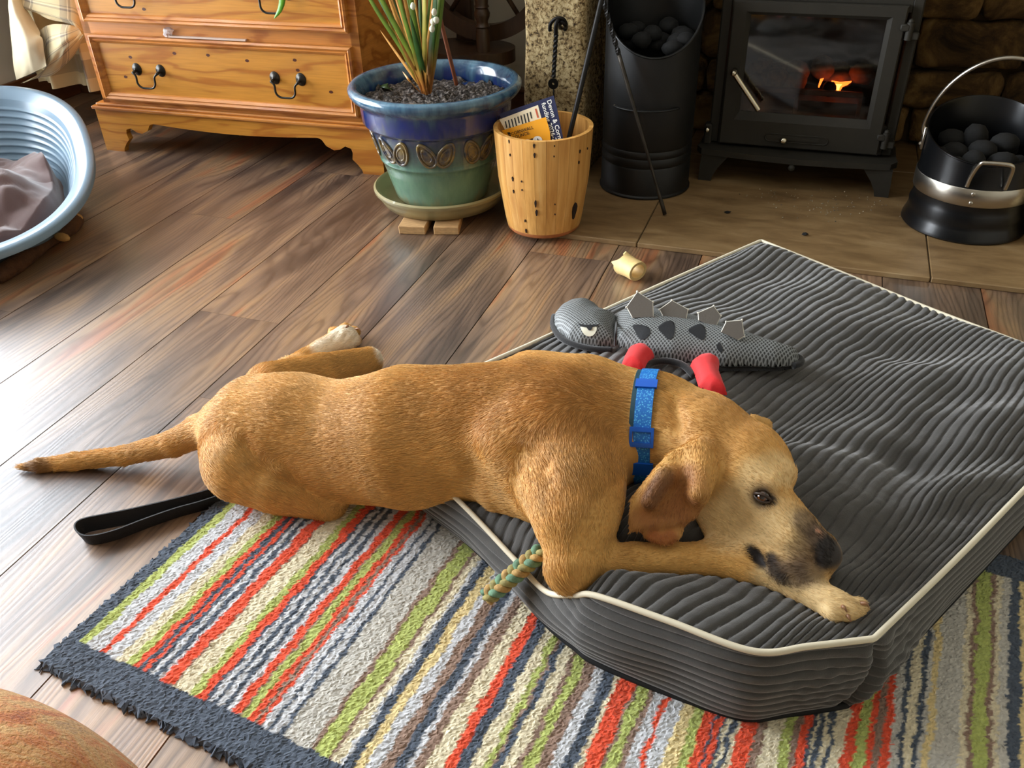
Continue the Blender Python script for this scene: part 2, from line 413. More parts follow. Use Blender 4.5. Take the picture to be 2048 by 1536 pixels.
# ================================================================ the dog: one implicit body, meshed as one continuous surface
class Field:
    def __init__(s, lo, hi, h):
        s.lo = np.array(lo, float); s.h = h
        s.n = np.ceil((np.array(hi) - s.lo) / h).astype(int) + 1
        s.f = np.full(s.n, 0.5, np.float32)
        s.ax = [(s.lo[i] + np.arange(s.n[i]) * h).astype(np.float32) for i in range(3)]
        s.prims = []
    def apply(s, fn, lo, hi, k, sub=False, flow=None):
        m = k + 4 * s.h
        a = np.maximum(np.floor((np.array(lo) - m - s.lo) / s.h).astype(int), 0)
        b = np.minimum(np.ceil((np.array(hi) + m - s.lo) / s.h).astype(int) + 1, s.n)
        if (b <= a).any(): return
        sl = tuple(slice(a[i], b[i]) for i in range(3))
        X, Y, Z = np.meshgrid(*[s.ax[i][sl[i]] for i in range(3)], indexing='ij')
        d = fn(np.stack([X, Y, Z], -1).astype(np.float32)); g = s.f[sl]
        if sub: hh = np.maximum(k - np.abs(g + d), 0) / k; s.f[sl] = np.maximum(g, -d) + hh * hh * k * 0.25
        else: hh = np.maximum(k - np.abs(g - d), 0) / k; s.f[sl] = np.minimum(g, d) - hh * hh * k * 0.25
        if flow is not None: s.prims.append((fn, np.asarray(flow, float)))
    def at(s, P):
        q = (np.asarray(P) - s.lo) / s.h; q = np.clip(q, 0, s.n - 1.001); i = q.astype(int); f = q - i; o = 0
        for c in range(8):
            d = np.array([c & 1, (c >> 1) & 1, (c >> 2) & 1]); w = np.prod(np.where(d, f, 1 - f), axis=-1); j = i + d
            o = o + w * s.f[j[..., 0], j[..., 1], j[..., 2]]
        return o
    def grad(s, P, e=0.004):
        P = np.asarray(P, float)
        g = np.stack([s.at(P + np.eye(3)[i] * e) - s.at(P - np.eye(3)[i] * e) for i in range(3)], -1)
        return g / (np.linalg.norm(g, axis=-1, keepdims=True) + 1e-9)
    def hit(s, px, py, t0=0.5, t1=2.6):
        """first surface point seen through a pixel"""
        d = ray(px, py); t = np.arange(t0, t1, 0.0015); P = CAM + t[:, None] * d
        ins = np.all((P > s.lo) & (P < s.lo + (s.n - 1) * s.h), axis=1); v = np.where(ins, s.at(P), 1.0)
        k = np.argmax(v < 0)
        return P[k] if v[k] < 0 else None
    def mesh(s):
        f = s.f; inn = f < 0
        c = [inn[dx:f.shape[0] - 1 + dx, dy:f.shape[1] - 1 + dy, dz:f.shape[2] - 1 + dz] for dx in (0, 1) for dy in (0, 1) for dz in (0, 1)]
        cnt = sum(q.astype(np.int8) for q in c); act = (cnt > 0) & (cnt < 8)
        I = np.argwhere(act); idx = np.full(act.shape, -1, np.int64); idx[act] = np.arange(len(I))
        acc = np.zeros((len(I), 3)); num = np.zeros(len(I))
        cor = np.array([[dx, dy, dz] for dx in (0, 1) for dy in (0, 1) for dz in (0, 1)])
        val = np.stack([f[I[:, 0] + q[0], I[:, 1] + q[1], I[:, 2] + q[2]] for q in cor], 1)
        for a in range(8):
            for b in range(a + 1, 8):
                if np.abs(cor[a] - cor[b]).sum() != 1: continue
                va, vb = val[:, a], val[:, b]; m = (va < 0) != (vb < 0)
                tt = np.where(m, va / np.where(m, va - vb, 1), 0)
                p = cor[a] + tt[:, None] * (cor[b] - cor[a]); acc[m] += p[m]; num[m] += 1
        V = s.lo + (I + acc / num[:, None]) * s.h
        Fs = []
        for ax in range(3):
            u, w = [(1, 2), (2, 0), (0, 1)][ax]
            A = np.moveaxis(inn, ax, 0); ch = np.moveaxis(A[1:] != A[:-1], 0, ax)
            E = np.argwhere(ch); E = E[(E[:, u] > 0) & (E[:, w] > 0) & (E[:, u] < act.shape[u]) & (E[:, w] < act.shape[w])]
            eu, ew = np.eye(3, dtype=int)[u], np.eye(3, dtype=int)[w]
            q = [idx[tuple((E - d).T)] for d in (0 * eu, eu, eu + ew, ew)]
            Q = np.stack(q, 1); ok = (Q >= 0).all(1); Q = Q[ok]; first = inn[tuple(E[ok].T)]
            Q[~first] = Q[~first][:, ::-1]; Fs.append(Q)
        return V, np.vstack(Fs)

def roundcone(a, ra, b, rb):
    a = np.asarray(a, np.float32); ba = np.asarray(b, np.float32) - a; L2 = float(ba @ ba) + 1e-9
    def fn(P):
        t = np.clip(((P - a) @ ba) / L2, 0, 1); return np.linalg.norm(P - a - t[..., None] * ba, axis=-1) - (ra + t * (rb - ra))
    return fn, np.minimum(a - ra, np.asarray(b) - rb), np.maximum(a + ra, np.asarray(b) + rb)
def ellip(c, R, r):
    c = np.asarray(c, np.float32); R = np.asarray(R, np.float32); r = np.asarray(r, np.float32)
    def fn(P):
        q = (P - c) @ R.T; k0 = np.linalg.norm(q / r, axis=-1); k1 = np.linalg.norm(q / (r * r), axis=-1); return k0 * (k0 - 1) / np.maximum(k1, 1e-6)
    m = float(r.max()); return fn, c - m, c + m
def slab(poly, o, n, th, rd):
    """rounded plate: pixel outline dropped on the plane through o with normal n"""
    n = np.asarray(n, float); n /= np.linalg.norm(n); o = np.asarray(o, float)
    P3 = []
    for x, y in poly:
        d = ray(x, y); P3.append(CAM + d * (((o - CAM) @ n) / (d @ n)))
    P3 = np.array(P3); ex = np.cross([0, 0, 1.0], n); ex /= np.linalg.norm(ex); ey = np.cross(n, ex)
    A = np.stack([(P3 - o) @ ex, (P3 - o) @ ey], 1).astype(np.float32)
    def fn(P):
        q = np.stack([(P - o.astype(np.float32)) @ ex.astype(np.float32), (P - o.astype(np.float32)) @ ey.astype(np.float32)], -1)
        d2 = np.full(q.shape[:-1], 1e9, np.float32); s = np.ones(q.shape[:-1], np.float32); m = len(A)
        for i in range(m):
            j = (i - 1) % m; e = A[j] - A[i]; w = q - A[i]
            bb = w - e * np.clip((w @ e) / (e @ e), 0, 1)[..., None]; d2 = np.minimum(d2, (bb * bb).sum(-1))
            c1 = q[..., 1] >= A[i][1]; c2 = q[..., 1] < A[j][1]; c3 = e[0] * w[..., 1] > e[1] * w[..., 0]
            fl = (c1 & c2 & c3) | (~c1 & ~c2 & ~c3); s = np.where(fl, -s, s)
        d = s * np.sqrt(d2) + rd; z = np.abs((P - o.astype(np.float32)) @ n.astype(np.float32)) - th + rd
        return np.minimum(np.maximum(d, z), 0) + np.sqrt(np.maximum(d, 0) ** 2 + np.maximum(z, 0) ** 2) - rd
    return fn, P3.min(0) - th - rd, P3.max(0) + th + rd

D = Field((-1.50, 0.62, -0.01), (0.30, 1.62, 0.40), 0.0045)
def chain(pts, k, flow=1):
    S = [roundcone(a, ra, b, rb) for (a, ra), (b, rb) in zip(pts[:-1], pts[1:])]
    def fn(P):
        d = S[0][0](P)
        for q in S[1:]:
            e = q[0](P); h = np.maximum(0.006 - np.abs(d - e), 0) / 0.006; d = np.minimum(d, e) - h * h * 0.0015
        return d
    D.apply(fn, np.min([q[1] for q in S], 0), np.max([q[2] for q in S], 0), k)
    for q, (a, b) in zip(S, zip(pts[:-1], pts[1:])): D.prims.append((q[0], flow * (np.asarray(b[0]) - np.asarray(a[0]))))
def ball(p, r, k, flow=None):
    fn, lo, hi = roundcone(p, r, p + np.array([0, 0, 1e-4]), r); D.apply(fn, lo, hi, k, flow=flow)
# torso, from the neck back to the rump; the chest lies on the cushion, the rump on rug and floor
TOR = [SP(1300, 852, 97, sup=0.135), SP(1185, 852, 134, sup=0.085), SP(1080, 852, 138, sup=0.075), SP(950, 866, 136, sup=0.05), SP(820, 874, 142, sup=0.02), SP(690, 886, 118, sup=0.005), SP(600, 870, 120, sup=0.0), SP(525, 858, 110, sup=0.0)]
chain(TOR, 0.04)
ball(*SP(508, 905, 98, sup=0.0), 0.04, flow=(-1, -0.1, -0.3))
# spine, hip and shoulder-blade relief
chain([SP(1120, 788, 46, z=0.258), SP(1000, 800, 44, z=0.240), SP(850, 808, 42, z=0.208), SP(700, 812, 34, z=0.178), SP(560, 802, 40, z=0.160)], 0.035)
chain([SP(1012, 885, 46, z=0.226), SP(1085, 838, 54, z=0.250)], 0.045, flow=-1)
chain([SP(1065, 752, 46, z=0.226), SP(1165, 772, 48, z=0.238)], 0.03, flow=-1)
# near thigh (knee forward) and far hind leg folded out on the floor
chain([SP(490, 922, 84, z=0.09), SP(560, 952, 74, z=0.074), SP(655, 1000, 38, z=0.036)], 0.006)
chain([SP(655, 1000, 36, z=0.034), SP(560, 1003, 26, z=0.024)], 0.012)
chain([SP(540, 775, 50, z=0.10), SP(640, 748, 40, z=0.062), SP(736, 722, 27, z=0.030)], 0.008)
chain([SP(735, 724, 24, z=0.026), SP(575, 738, 20, z=0.022)], 0.01)
chain([SP(570, 742, 21, z=0.022), SP(645, 697, 20, z=0.022), SP(690, 676, 26, z=0.024)], 0.012)
for x, y, r in ((668, 666, 13), (690, 660, 14), (707, 665, 13), (710, 681, 12)): ball(*SP(x, y, r, z=0.016), 0.006, flow=(1, 0.6, 0))
# tail
chain([SP(440, 850, 44, z=0.10), SP(400, 862, 33, z=0.078), SP(350, 886, 26, z=0.055), SP(250, 911, 19, z=0.026), SP(150, 923, 17, z=0.014), SP(80, 931, 13, z=0.011), SP(38, 934, 5, z=0.008)], 0.025)
# fore leg: shoulder, upper arm, elbow, forearm, paw
ZB = 0.135
chain([SP(1140, 920, 96, z=0.205), SP(1150, 985, 92, z=0.197)], 0.075)
chain([SP(1150, 985, 90, z=0.197), SP(1152, 1040, 80, z=0.185), SP(1148, 1120, 58, z=0.155)], 0.03)
chain([SP(1146, 1140, 52, z=0.135), SP(1205, 1128, 42, z=0.135), SP(1270, 1122, 36, z=0.145), SP(1345, 1119, 33, z=0.15), SP(1420, 1118, 35, z=0.15), SP(1495, 1132, 33, z=0.152), SP(1560, 1152, 29, z=0.152), SP(1600, 1174, 29, z=0.152), SP(1655, 1202, 32, z=0.154)], 0.016)
for x, y, r in ((1666, 1222, 21), (1695, 1220, 22), (1717, 1212, 18), (1680, 1208, 24)):
    c0 = SP(x, y, r, z=0.158); ball(*c0, 0.008, flow=(1, -0.25, 0))
chain([SP(1690, 1221, 15, z=0.15), SP(1712, 1227, 13, z=0.146)], 0.006); chain([SP(1664, 1226, 14, z=0.15), SP(1684, 1236, 12, z=0.146)], 0.006)
chain([SP(1715, 1212, 14, z=0.15), SP(1727, 1217, 11, z=0.146)], 0.006)
# brisket hair between belly and arm, loose neck skin
chain([SP(1120, 985, 70, z=0.15), SP(1010, 985, 36, z=0.13)], 0.05, flow=1)
chain([SP(1300, 852, 96, sup=0.135), SP(1390, 876, 93, z=0.22)], 0.04, flow=-1)
# head
hd = W(1640, 1100, 0.18) - W(1450, 905, 0.22); hd /= np.linalg.norm(hd)
chain([SP(1425, 897, 93, z=0.222), SP(1485, 922, 85, z=0.222)], 0.03, flow=-1)
ball(*SP(1505, 948, 72, z=0.22), 0.025, flow=-hd)
ball(*SP(1436, 988, 60, z=0.195), 0.03, flow=-hd)
chain([SP(1522, 1003, 60, z=0.210), SP(1582, 1070, 48, z=0.194), SP(1630, 1108, 40, z=0.182)], 0.02, flow=-1)
chain([SP(1545, 925, 28, z=0.243), SP(1570, 946, 22, z=0.244)], 0.018, flow=-1)
chain([SP(1576, 1010, 18, z=0.226), SP(1610, 1050, 16, z=0.212), SP(1645, 1085, 15, z=0.198)], 0.02, flow=-1)
chain([SP(1478, 950, 32, z=0.243), SP(1536, 972, 23, z=0.243)], 0.02, flow=-1)
chain([SP(1450, 1040, 42, z=0.172), SP(1530, 1092, 38, z=0.166), SP(1590, 1128, 36, z=0.164)], 0.03, flow=-1)
chain([SP(1535, 1105, 30, z=0.172), SP(1575, 1134, 33, z=0.168), SP(1622, 1132, 34, z=0.170)], 0.012, flow=-1)
ball(*SP(1650, 1110, 33, z=0.182), 0.010)
NC, NR = SP(1655, 1111, 33, z=0.182)
pe = SP(1506, 842, 13, z=0.222)[0]; chain([(pe, 0.011), (pe + np.array([0.016, 0.014, -0.016]), 0.012), (pe + np.array([0.020, 0.020, -0.050]), 0.010)], 0.012)
# near ear: a folded flap hanging over cheek and collar, its turned-up tip below
nE = np.array([0.05, -0.62, 0.78])
oE = W(1345, 975, 0.232)
fn, lo, hi = slab([(1342, 893), (1316, 935), (1290, 962), (1260, 998), (1256, 1066), (1290, 1060), (1330, 1054), (1370, 1050), (1394, 1036), (1414, 985), (1432, 930), (1400, 890)], oE, nE, 0.0065, 0.0035)
D.apply(fn, lo, hi, 0.014, flow=W(1300, 1040, 0.2) - W(1370, 920, 0.24))
fn, lo, hi = slab([(1282, 1060), (1288, 1077), (1308, 1087), (1335, 1091), (1357, 1081), (1369, 1062), (1366, 1040), (1280, 1040)], W(1325, 1068, 0.190), nE, 0.005, 0.003)
D.apply(fn, lo, hi, 0.006, flow=(0.1, -0.5, -0.5))
chain([SP(1405, 905, 26, z=0.262), SP(1398, 985, 22, z=0.243)], 0.02)
chain([SP(1330, 950, 20, z=0.252), SP(1300, 1000, 16, z=0.232)], 0.02)
# mouth corner, lip line, nostril and eye socket
def carve(pts, k):
    for (a, ra), (b, rb) in zip(pts[:-1], pts[1:]):
        fn, lo, hi = roundcone(a, ra, b, rb); D.apply(fn, lo, hi, k, sub=True)
def onsurf(px, py, r, lift=0.0):
    p = D.hit(px, py); return (p + D.grad(p) * lift, r)
carve([onsurf(1496, 1096, 0.004), onsurf(1513, 1112, 0.0085, -0.001), onsurf(1528, 1130, 0.005)], 0.004)
carve([onsurf(1528, 1090, 0.0016), onsurf(1556, 1102, 0.0018), onsurf(1572, 1125, 0.0016)], 0.004)
carve([onsurf(1630, 1112, 0.0035), onsurf(1634, 1126, 0.004), onsurf(1642, 1136, 0.002)], 0.004)
EYE = D.hit(1525, 995); EYN = D.grad(EYE)
carve([(EYE + EYN * 0.001, 0.0095), (EYE + EYN * 0.0012, 0.0095)], 0.008)
# creases of thigh, flank and shoulder
carve([onsurf(487, 885, 0.004, 0.002), onsurf(520, 938, 0.004, 0.001), onsurf(580, 975, 0.004, 0.001)], 0.02)
carve([onsurf(1040, 905, 0.003, 0.002), onsurf(1085, 935, 0.004, 0.001), onsurf(1095, 960, 0.003)], 0.02)
carve([onsurf(1352, 800, 0.003, 0.001), onsurf(1358, 850, 0.004), onsurf(1345, 893, 0.003)], 0.015)
carve([onsurf(1650, 1203, 0.0012), onsurf(1676, 1214, 0.0028), onsurf(1692, 1228, 0.003)], 0.006)
carve([onsurf(1672, 1196, 0.001), onsurf(1700, 1204, 0.002), onsurf(1722, 1214, 0.0025)], 0.005)
for x0, y0, x1, y1 in ((662, 684, 678, 662), (684, 682, 698, 662), (698, 688, 712, 674)): carve([onsurf(x0, y0, 0.0012), onsurf(x1, y1, 0.0026)], 0.005)
DV, DF = D.mesh()
for _ in range(1):                       # one light smoothing pass
    acc = np.zeros_like(DV); cnt = np.zeros(len(DV))
    for i in range(4):
        np.add.at(acc, DF[:, i], DV[DF[:, (i + 1) % 4]] + DV[DF[:, (i + 3) % 4]]); np.add.at(cnt, DF[:, i], 2)
    DV = 0.5 * DV + 0.5 * acc / cnt[:, None]

# coat colour: golden base with the animal's own markings
GOLD, DEEP, CREAM, WHITE_ = np.array(c255(214, 164, 90)), np.array(c255(180, 124, 58)), np.array(c255(232, 200, 144)), np.array(c255(242, 230, 208))
MUZ, NOSE, EARC, BRN = np.array(c255(92, 74, 62)), np.array(c255(42, 36, 34)), np.array(c255(150, 92, 40)), np.array(c255(118, 76, 40))
MARKS = []
def mark(px, py, r, c, s=1.0):
    p = D.hit(px, py)
    if p is not None: MARKS.append((p, r, c, s))
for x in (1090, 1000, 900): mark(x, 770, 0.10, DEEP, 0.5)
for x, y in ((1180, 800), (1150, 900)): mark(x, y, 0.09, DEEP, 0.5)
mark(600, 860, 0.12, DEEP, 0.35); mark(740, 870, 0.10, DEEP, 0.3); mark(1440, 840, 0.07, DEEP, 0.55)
for x, y, r in ((1040, 1040, 0.05),): mark(x, y, r, CREAM, 0.35)
for x, y, r in ((650, 700, 0.035), (690, 670, 0.045), (760, 712, 0.020)): mark(x, y, r, WHITE_, 0.95)
for x, y, r in ((1660, 1205, 0.045), (1700, 1220, 0.045), (1610, 1175, 0.03), (1540, 1160, 0.03)): mark(x, y, r, CREAM, 0.85)
for x, y, r in ((1560, 940, 0.03), (1520, 950, 0.03), (1500, 1035, 0.045), (1570, 1060, 0.045), (1450, 1050, 0.04), (1480, 1000, 0.03)): mark(x, y, r, CREAM, 0.8)
for x, y in ((1300, 990), (1310, 1030), (1285, 1045), (1340, 980), (1350, 1030), (1375, 1020), (1365, 960)): mark(x, y, 0.026, EARC, 0.75)
for x, y in ((1312, 975), (1330, 955), (1300, 1000)): mark(x, y, 0.018, BRN, 0.8)
for x, y in ((1310, 1078), (1340, 1076)): mark(x, y, 0.014, np.array(c255(150, 78, 26)), 0.85)
for x, y in ((1385, 950), (1400, 985), (1375, 1010)): mark(x, y, 0.022, EARC, 0.45)
for x, y, r, s in ((1615, 1045, 0.022, 0.75), (1640, 1075, 0.022, 0.9), (1600, 1110, 0.022, 0.45), (1620, 1135, 0.026, 0.7), (1590, 1150, 0.02, 0.75), (1555, 1140, 0.018, 0.85), (1545, 1120, 0.010, 0.9), (1608, 1078, 0.014, 0.35)): mark(x, y, r, MUZ, s)
for x, y, r in ((1660, 1095, 0.020), (1668, 1112, 0.020), (1650, 1120, 0.014), (1652, 1105, 0.016)): mark(x, y, r, NOSE, 1.0)
for x, y in ((1506, 1104), (1515, 1116), (1524, 1126)): mark(x, y, 0.012, NOSE, 1.0)
for x, y, r in ((1543, 1116, 0.008), (1550, 1140, 0.010), (1565, 1158, 0.010)): mark(x, y, r, NOSE, 0.75)
MARKS.append((EYE, 0.021, BRN, 0.55)); MARKS.append((EYE, 0.0145, NOSE, 1.0))
mark(1545, 1002, 0.008, NOSE, 0.9); MARKS.append((NC, NR * 1.18, NOSE, 1.0))
for x, y in ((1634, 1062), (1641, 1068)): mark(x, y, 0.0035, np.array(c255(214, 160, 130)), 0.9)
for x, y, r in ((90, 935, 0.02), (65, 938, 0.02)): mark(x, y, r, BRN, 0.7)
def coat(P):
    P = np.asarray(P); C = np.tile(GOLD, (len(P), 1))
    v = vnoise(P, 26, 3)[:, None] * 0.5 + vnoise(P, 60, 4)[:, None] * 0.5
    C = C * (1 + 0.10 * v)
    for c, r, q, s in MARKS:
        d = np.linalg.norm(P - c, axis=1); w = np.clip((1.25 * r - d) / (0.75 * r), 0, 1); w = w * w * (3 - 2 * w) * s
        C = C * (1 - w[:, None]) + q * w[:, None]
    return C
MAT_COAT = attr_mat('dog_coat', 'Col', 0.6, 0.25, 400, 0.001, sheen=0.15, spec=0.35)
dog = thing('dog', 'tan short-haired dog with blue collar lying with its head on its paw', 'dog', (-0.6, 1.15, 0.0))
body = mk('body', DV, DF, MAT_COAT, dog, smooth=True)
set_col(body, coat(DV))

# eye, eyelids, claws
def dirbasis(n):
    n = np.asarray(n, float) / np.linalg.norm(n); ex = np.cross([0, 0, 1.0], n); ex /= np.linalg.norm(ex); return ex, np.cross(n, ex), n
MAT_EYE = mat('eyeball_dark', c255(34, 20, 12), 0.06, spec=0.8, coat=1.0)
MAT_IRIS = mat('iris_brown', c255(110, 62, 26), 0.1, coat=1.0)
MAT_LID = mat('eyelid_skin', c255(60, 44, 32), 0.45)
ec = EYE - EYN * 0.0052
V, F = ico(ec, 0.0098, 3); eye = mk('eye', V, F, MAT_EYE, dog, smooth=True)
tocam = CAM - EYE; tocam /= np.linalg.norm(tocam)
look = 0.75 * tocam + 0.35 * EYN + np.array([-0.12, 0, 0.05]); look /= np.linalg.norm(look)
ex, ey, ez = dirbasis(look)
th = np.linspace(0, 2 * math.pi, 20, endpoint=False)
ring = [ec + ez * 0.0098 * math.cos(a) + 0.0098 * math.sin(a) * (math.cos(q) * ex + math.sin(q) * ey) for a in (0.36, 0.62) for q in th]
mk('iris', np.array(ring) + ez * 0.00015, gridF(2, 20, False, True), MAT_IRIS, eye, smooth=True)
exl, eyl, ezl = dirbasis(EYN)
def lid(up):
    P = []
    ax = (W(1545, 1003, EYE[2]) - W(1505, 985, EYE[2])); ax -= EYN * (ax @ EYN); ax /= np.linalg.norm(ax); pu = np.cross(EYN, ax)
    if pu[2] < 0: pu = -pu
    for s in np.linspace(-1, 1, 15):
        hgt = (0.0042 if up else -0.0050) * (1 - s * s) ** 0.7
        P.append(ec + ax * s * 0.0112 + pu * hgt + EYN * (0.0098 * math.sqrt(max(0.05, 1 - 0.82 * s * s)) - 0.0002))
    return tube(P, 0.0021 if up else 0.0014, 8)
mk('eyelid', *lid(True), MAT_LID, dog, smooth=True); mk('eyelid', *lid(False), MAT_LID, dog, smooth=True)
MAT_CLAW = mat('claw_horn', c255(150, 108, 76), 0.35)
for (x0, y0, x1, y1, z0) in ((1684, 1212, 1694, 1219, 0), (1724, 1206, 1738, 1210, 0), (1694, 1230, 1702, 1238, 0), (712, 657, 721, 660, 0), (692, 655, 698, 651, 0)):
    a = D.hit(x0, y0)
    if a is None: continue
    g_ = D.grad(a); dd = W(x1, y1, a[2]) - W(x0, y0, a[2]); bq = a + dd * 1.1 + np.array([0, 0, -0.004]); P = cr([a - g_ * 0.002, a + g_ * 0.002 + dd * 0.5, bq], 8)
    mk('claw', *tube(P, np.linspace(0.0032, 0.0008, 8), 8), MAT_CLAW, dog, smooth=True)

# collar: a webbing band that follows the neck surface
nc = np.array(W(1380, 880, 0.225)) - np.array(W(1210, 845, 0.2)); nc[2] *= 0.4; nc += np.array([0.0, 0.05, 0.0]); nc /= np.linalg.norm(nc)
cc = SP(1297, 853, 98, sup=0.135)[0]; cc[2] = 0.205
ce1 = np.cross(nc, [0, 0, 1.0]); ce1 /= np.linalg.norm(ce1); ce2 = np.cross(ce1, nc)
def neck_raw(a, off):
    d = math.cos(a) * ce1 + math.sin(a) * ce2; t = np.arange(0.02, 0.16, 0.001); P = cc + off * nc + t[:, None] * d; v = D.at(P); k = np.argmax(v > 0); return min(t[k] if v[k] > 0 else 0.08, 0.084)
NA = np.linspace(0, 2 * math.pi, 180, endpoint=False); NRT = np.array([neck_raw(a, 0) for a in NA])
for _ in range(10): NRT = 0.5 * NRT + 0.25 * (np.roll(NRT, 1) + np.roll(NRT, -1))
def neck_r(a, off): return float(np.interp(a % (2 * math.pi), np.r_[NA, 2 * math.pi], np.r_[NRT, NRT[0]]))
def band(name, width, lift, thick, material, parent, a0=0.0, a1=2 * math.pi, offs=0.0, seg=96, full=True):
    A = np.linspace(a0, a1, seg, endpoint=not full); prof = np.array([neck_r(a, offs) for a in A])
    for _ in range(5): prof = 0.5 * prof + 0.25 * (np.roll(prof, 1) + np.roll(prof, -1)) if full else np.concatenate([[prof[0]], 0.5 * prof[1:-1] + 0.25 * (prof[:-2] + prof[2:]), [prof[-1]]])
    rows = []
    for a, r in zip(A, prof):
        d = math.cos(a) * ce1 + math.sin(a) * ce2
        for (w, l) in ((-1, 0), (-1, 1), (1, 1), (1, 0)): rows.append(cc + nc * (offs + w * width / 2) + d * (r + lift + l * thick))
    V = np.array(rows); F = gridF(seg, 4, full, True).tolist()
    if not full: F += [[0, 1, 2, 3], [4 * seg - 4 + q for q in (3, 2, 1, 0)]]
    return fixn(mk(name, V, F, material, parent))
m, t, b = nt('blue_webbing')
v = coords(t, (1, 1, 1), (0.5, 0.3, 0.6)); ck = node(t, 'ShaderNodeTexVoronoi'); ck.inputs['Scale'].default_value = 330; t.links.new(v, ck.inputs[0])
t.links.new(ramp(t, ck.outputs['Distance'], [(0.15, c255(96, 192, 236)), (0.45, c255(20, 110, 196))]), b.inputs['Base Color']); b.inputs['Roughness'].default_value = 0.45
bump(t, b, ck.outputs['Distance'], -0.6, 0.001); MAT_WEB = m
MAT_BUCK = mat('blue_plastic', c255(22, 92, 196), 0.3)
collar = thing('dog_collar', 'blue woven collar with plastic sliders around the dog neck', 'collar', (cc[0], cc[1], 0.13))
band('webbing', 0.0245, 0.004, 0.0025, MAT_WEB, collar)
band('under_strap', 0.016, 0.0022, 0.0025, mat('dark_teal_strap', c255(26, 66, 78), 0.6), collar, offs=-0.011)
def ang_of(px, py):
    best = None
    for a in np.linspace(0, 2 * math.pi, 240):
        d = math.cos(a) * ce1 + math.sin(a) * ce2; p = cc + d * (neck_r(a, 0) + 0.006); q = p - CAM; x = 1024 + F_PX * (q @ RT) / (q @ FW); y = 768 - F_PX * (q @ UPV) / (q @ FW)
        if (d @ (CAM - p)) > 0:
            e = abs(y - py)
            if best is None or e < best[0]: best = (e, a)
    return best[1]
def frame_buckle(py, half, wide, name, barw=0.005):
    a = ang_of(1295, py); B = []
    da = half / neck_r(a, 0)
    for (a0, a1, o0, o1) in ((a - da, a - da + barw / 0.07, 0, wide), (a + da - barw / 0.07, a + da, 0, wide), (a - da, a + da, -wide / 2, 0.004), (a - da, a + da, wide / 2, 0.004)):
        A = np.linspace(a0, a1, 6); rows = []
        for q in A:
            d = math.cos(q) * ce1 + math.sin(q) * ce2; r = neck_r(q, 0)
            for (w, l) in ((-1, 0), (-1, 1), (1, 1), (1, 0)): rows.append(cc + nc * (o0 + w * o1 / 2) + d * (r + 0.0055 + l * 0.0042))
        B.append((np.array(rows), gridF(6, 4, False, True).tolist() + [[0, 1, 2, 3], [23, 22, 21, 20]]))
    fixn(mk(name, *join(*B), MAT_BUCK, collar))
frame_buckle(873, 0.013, 0.030, 'slider'); frame_buckle(938, 0.010, 0.030, 'slider', 0.010); frame_buckle(768, 0.0075, 0.027, 'keeper_loop', 0.0075)

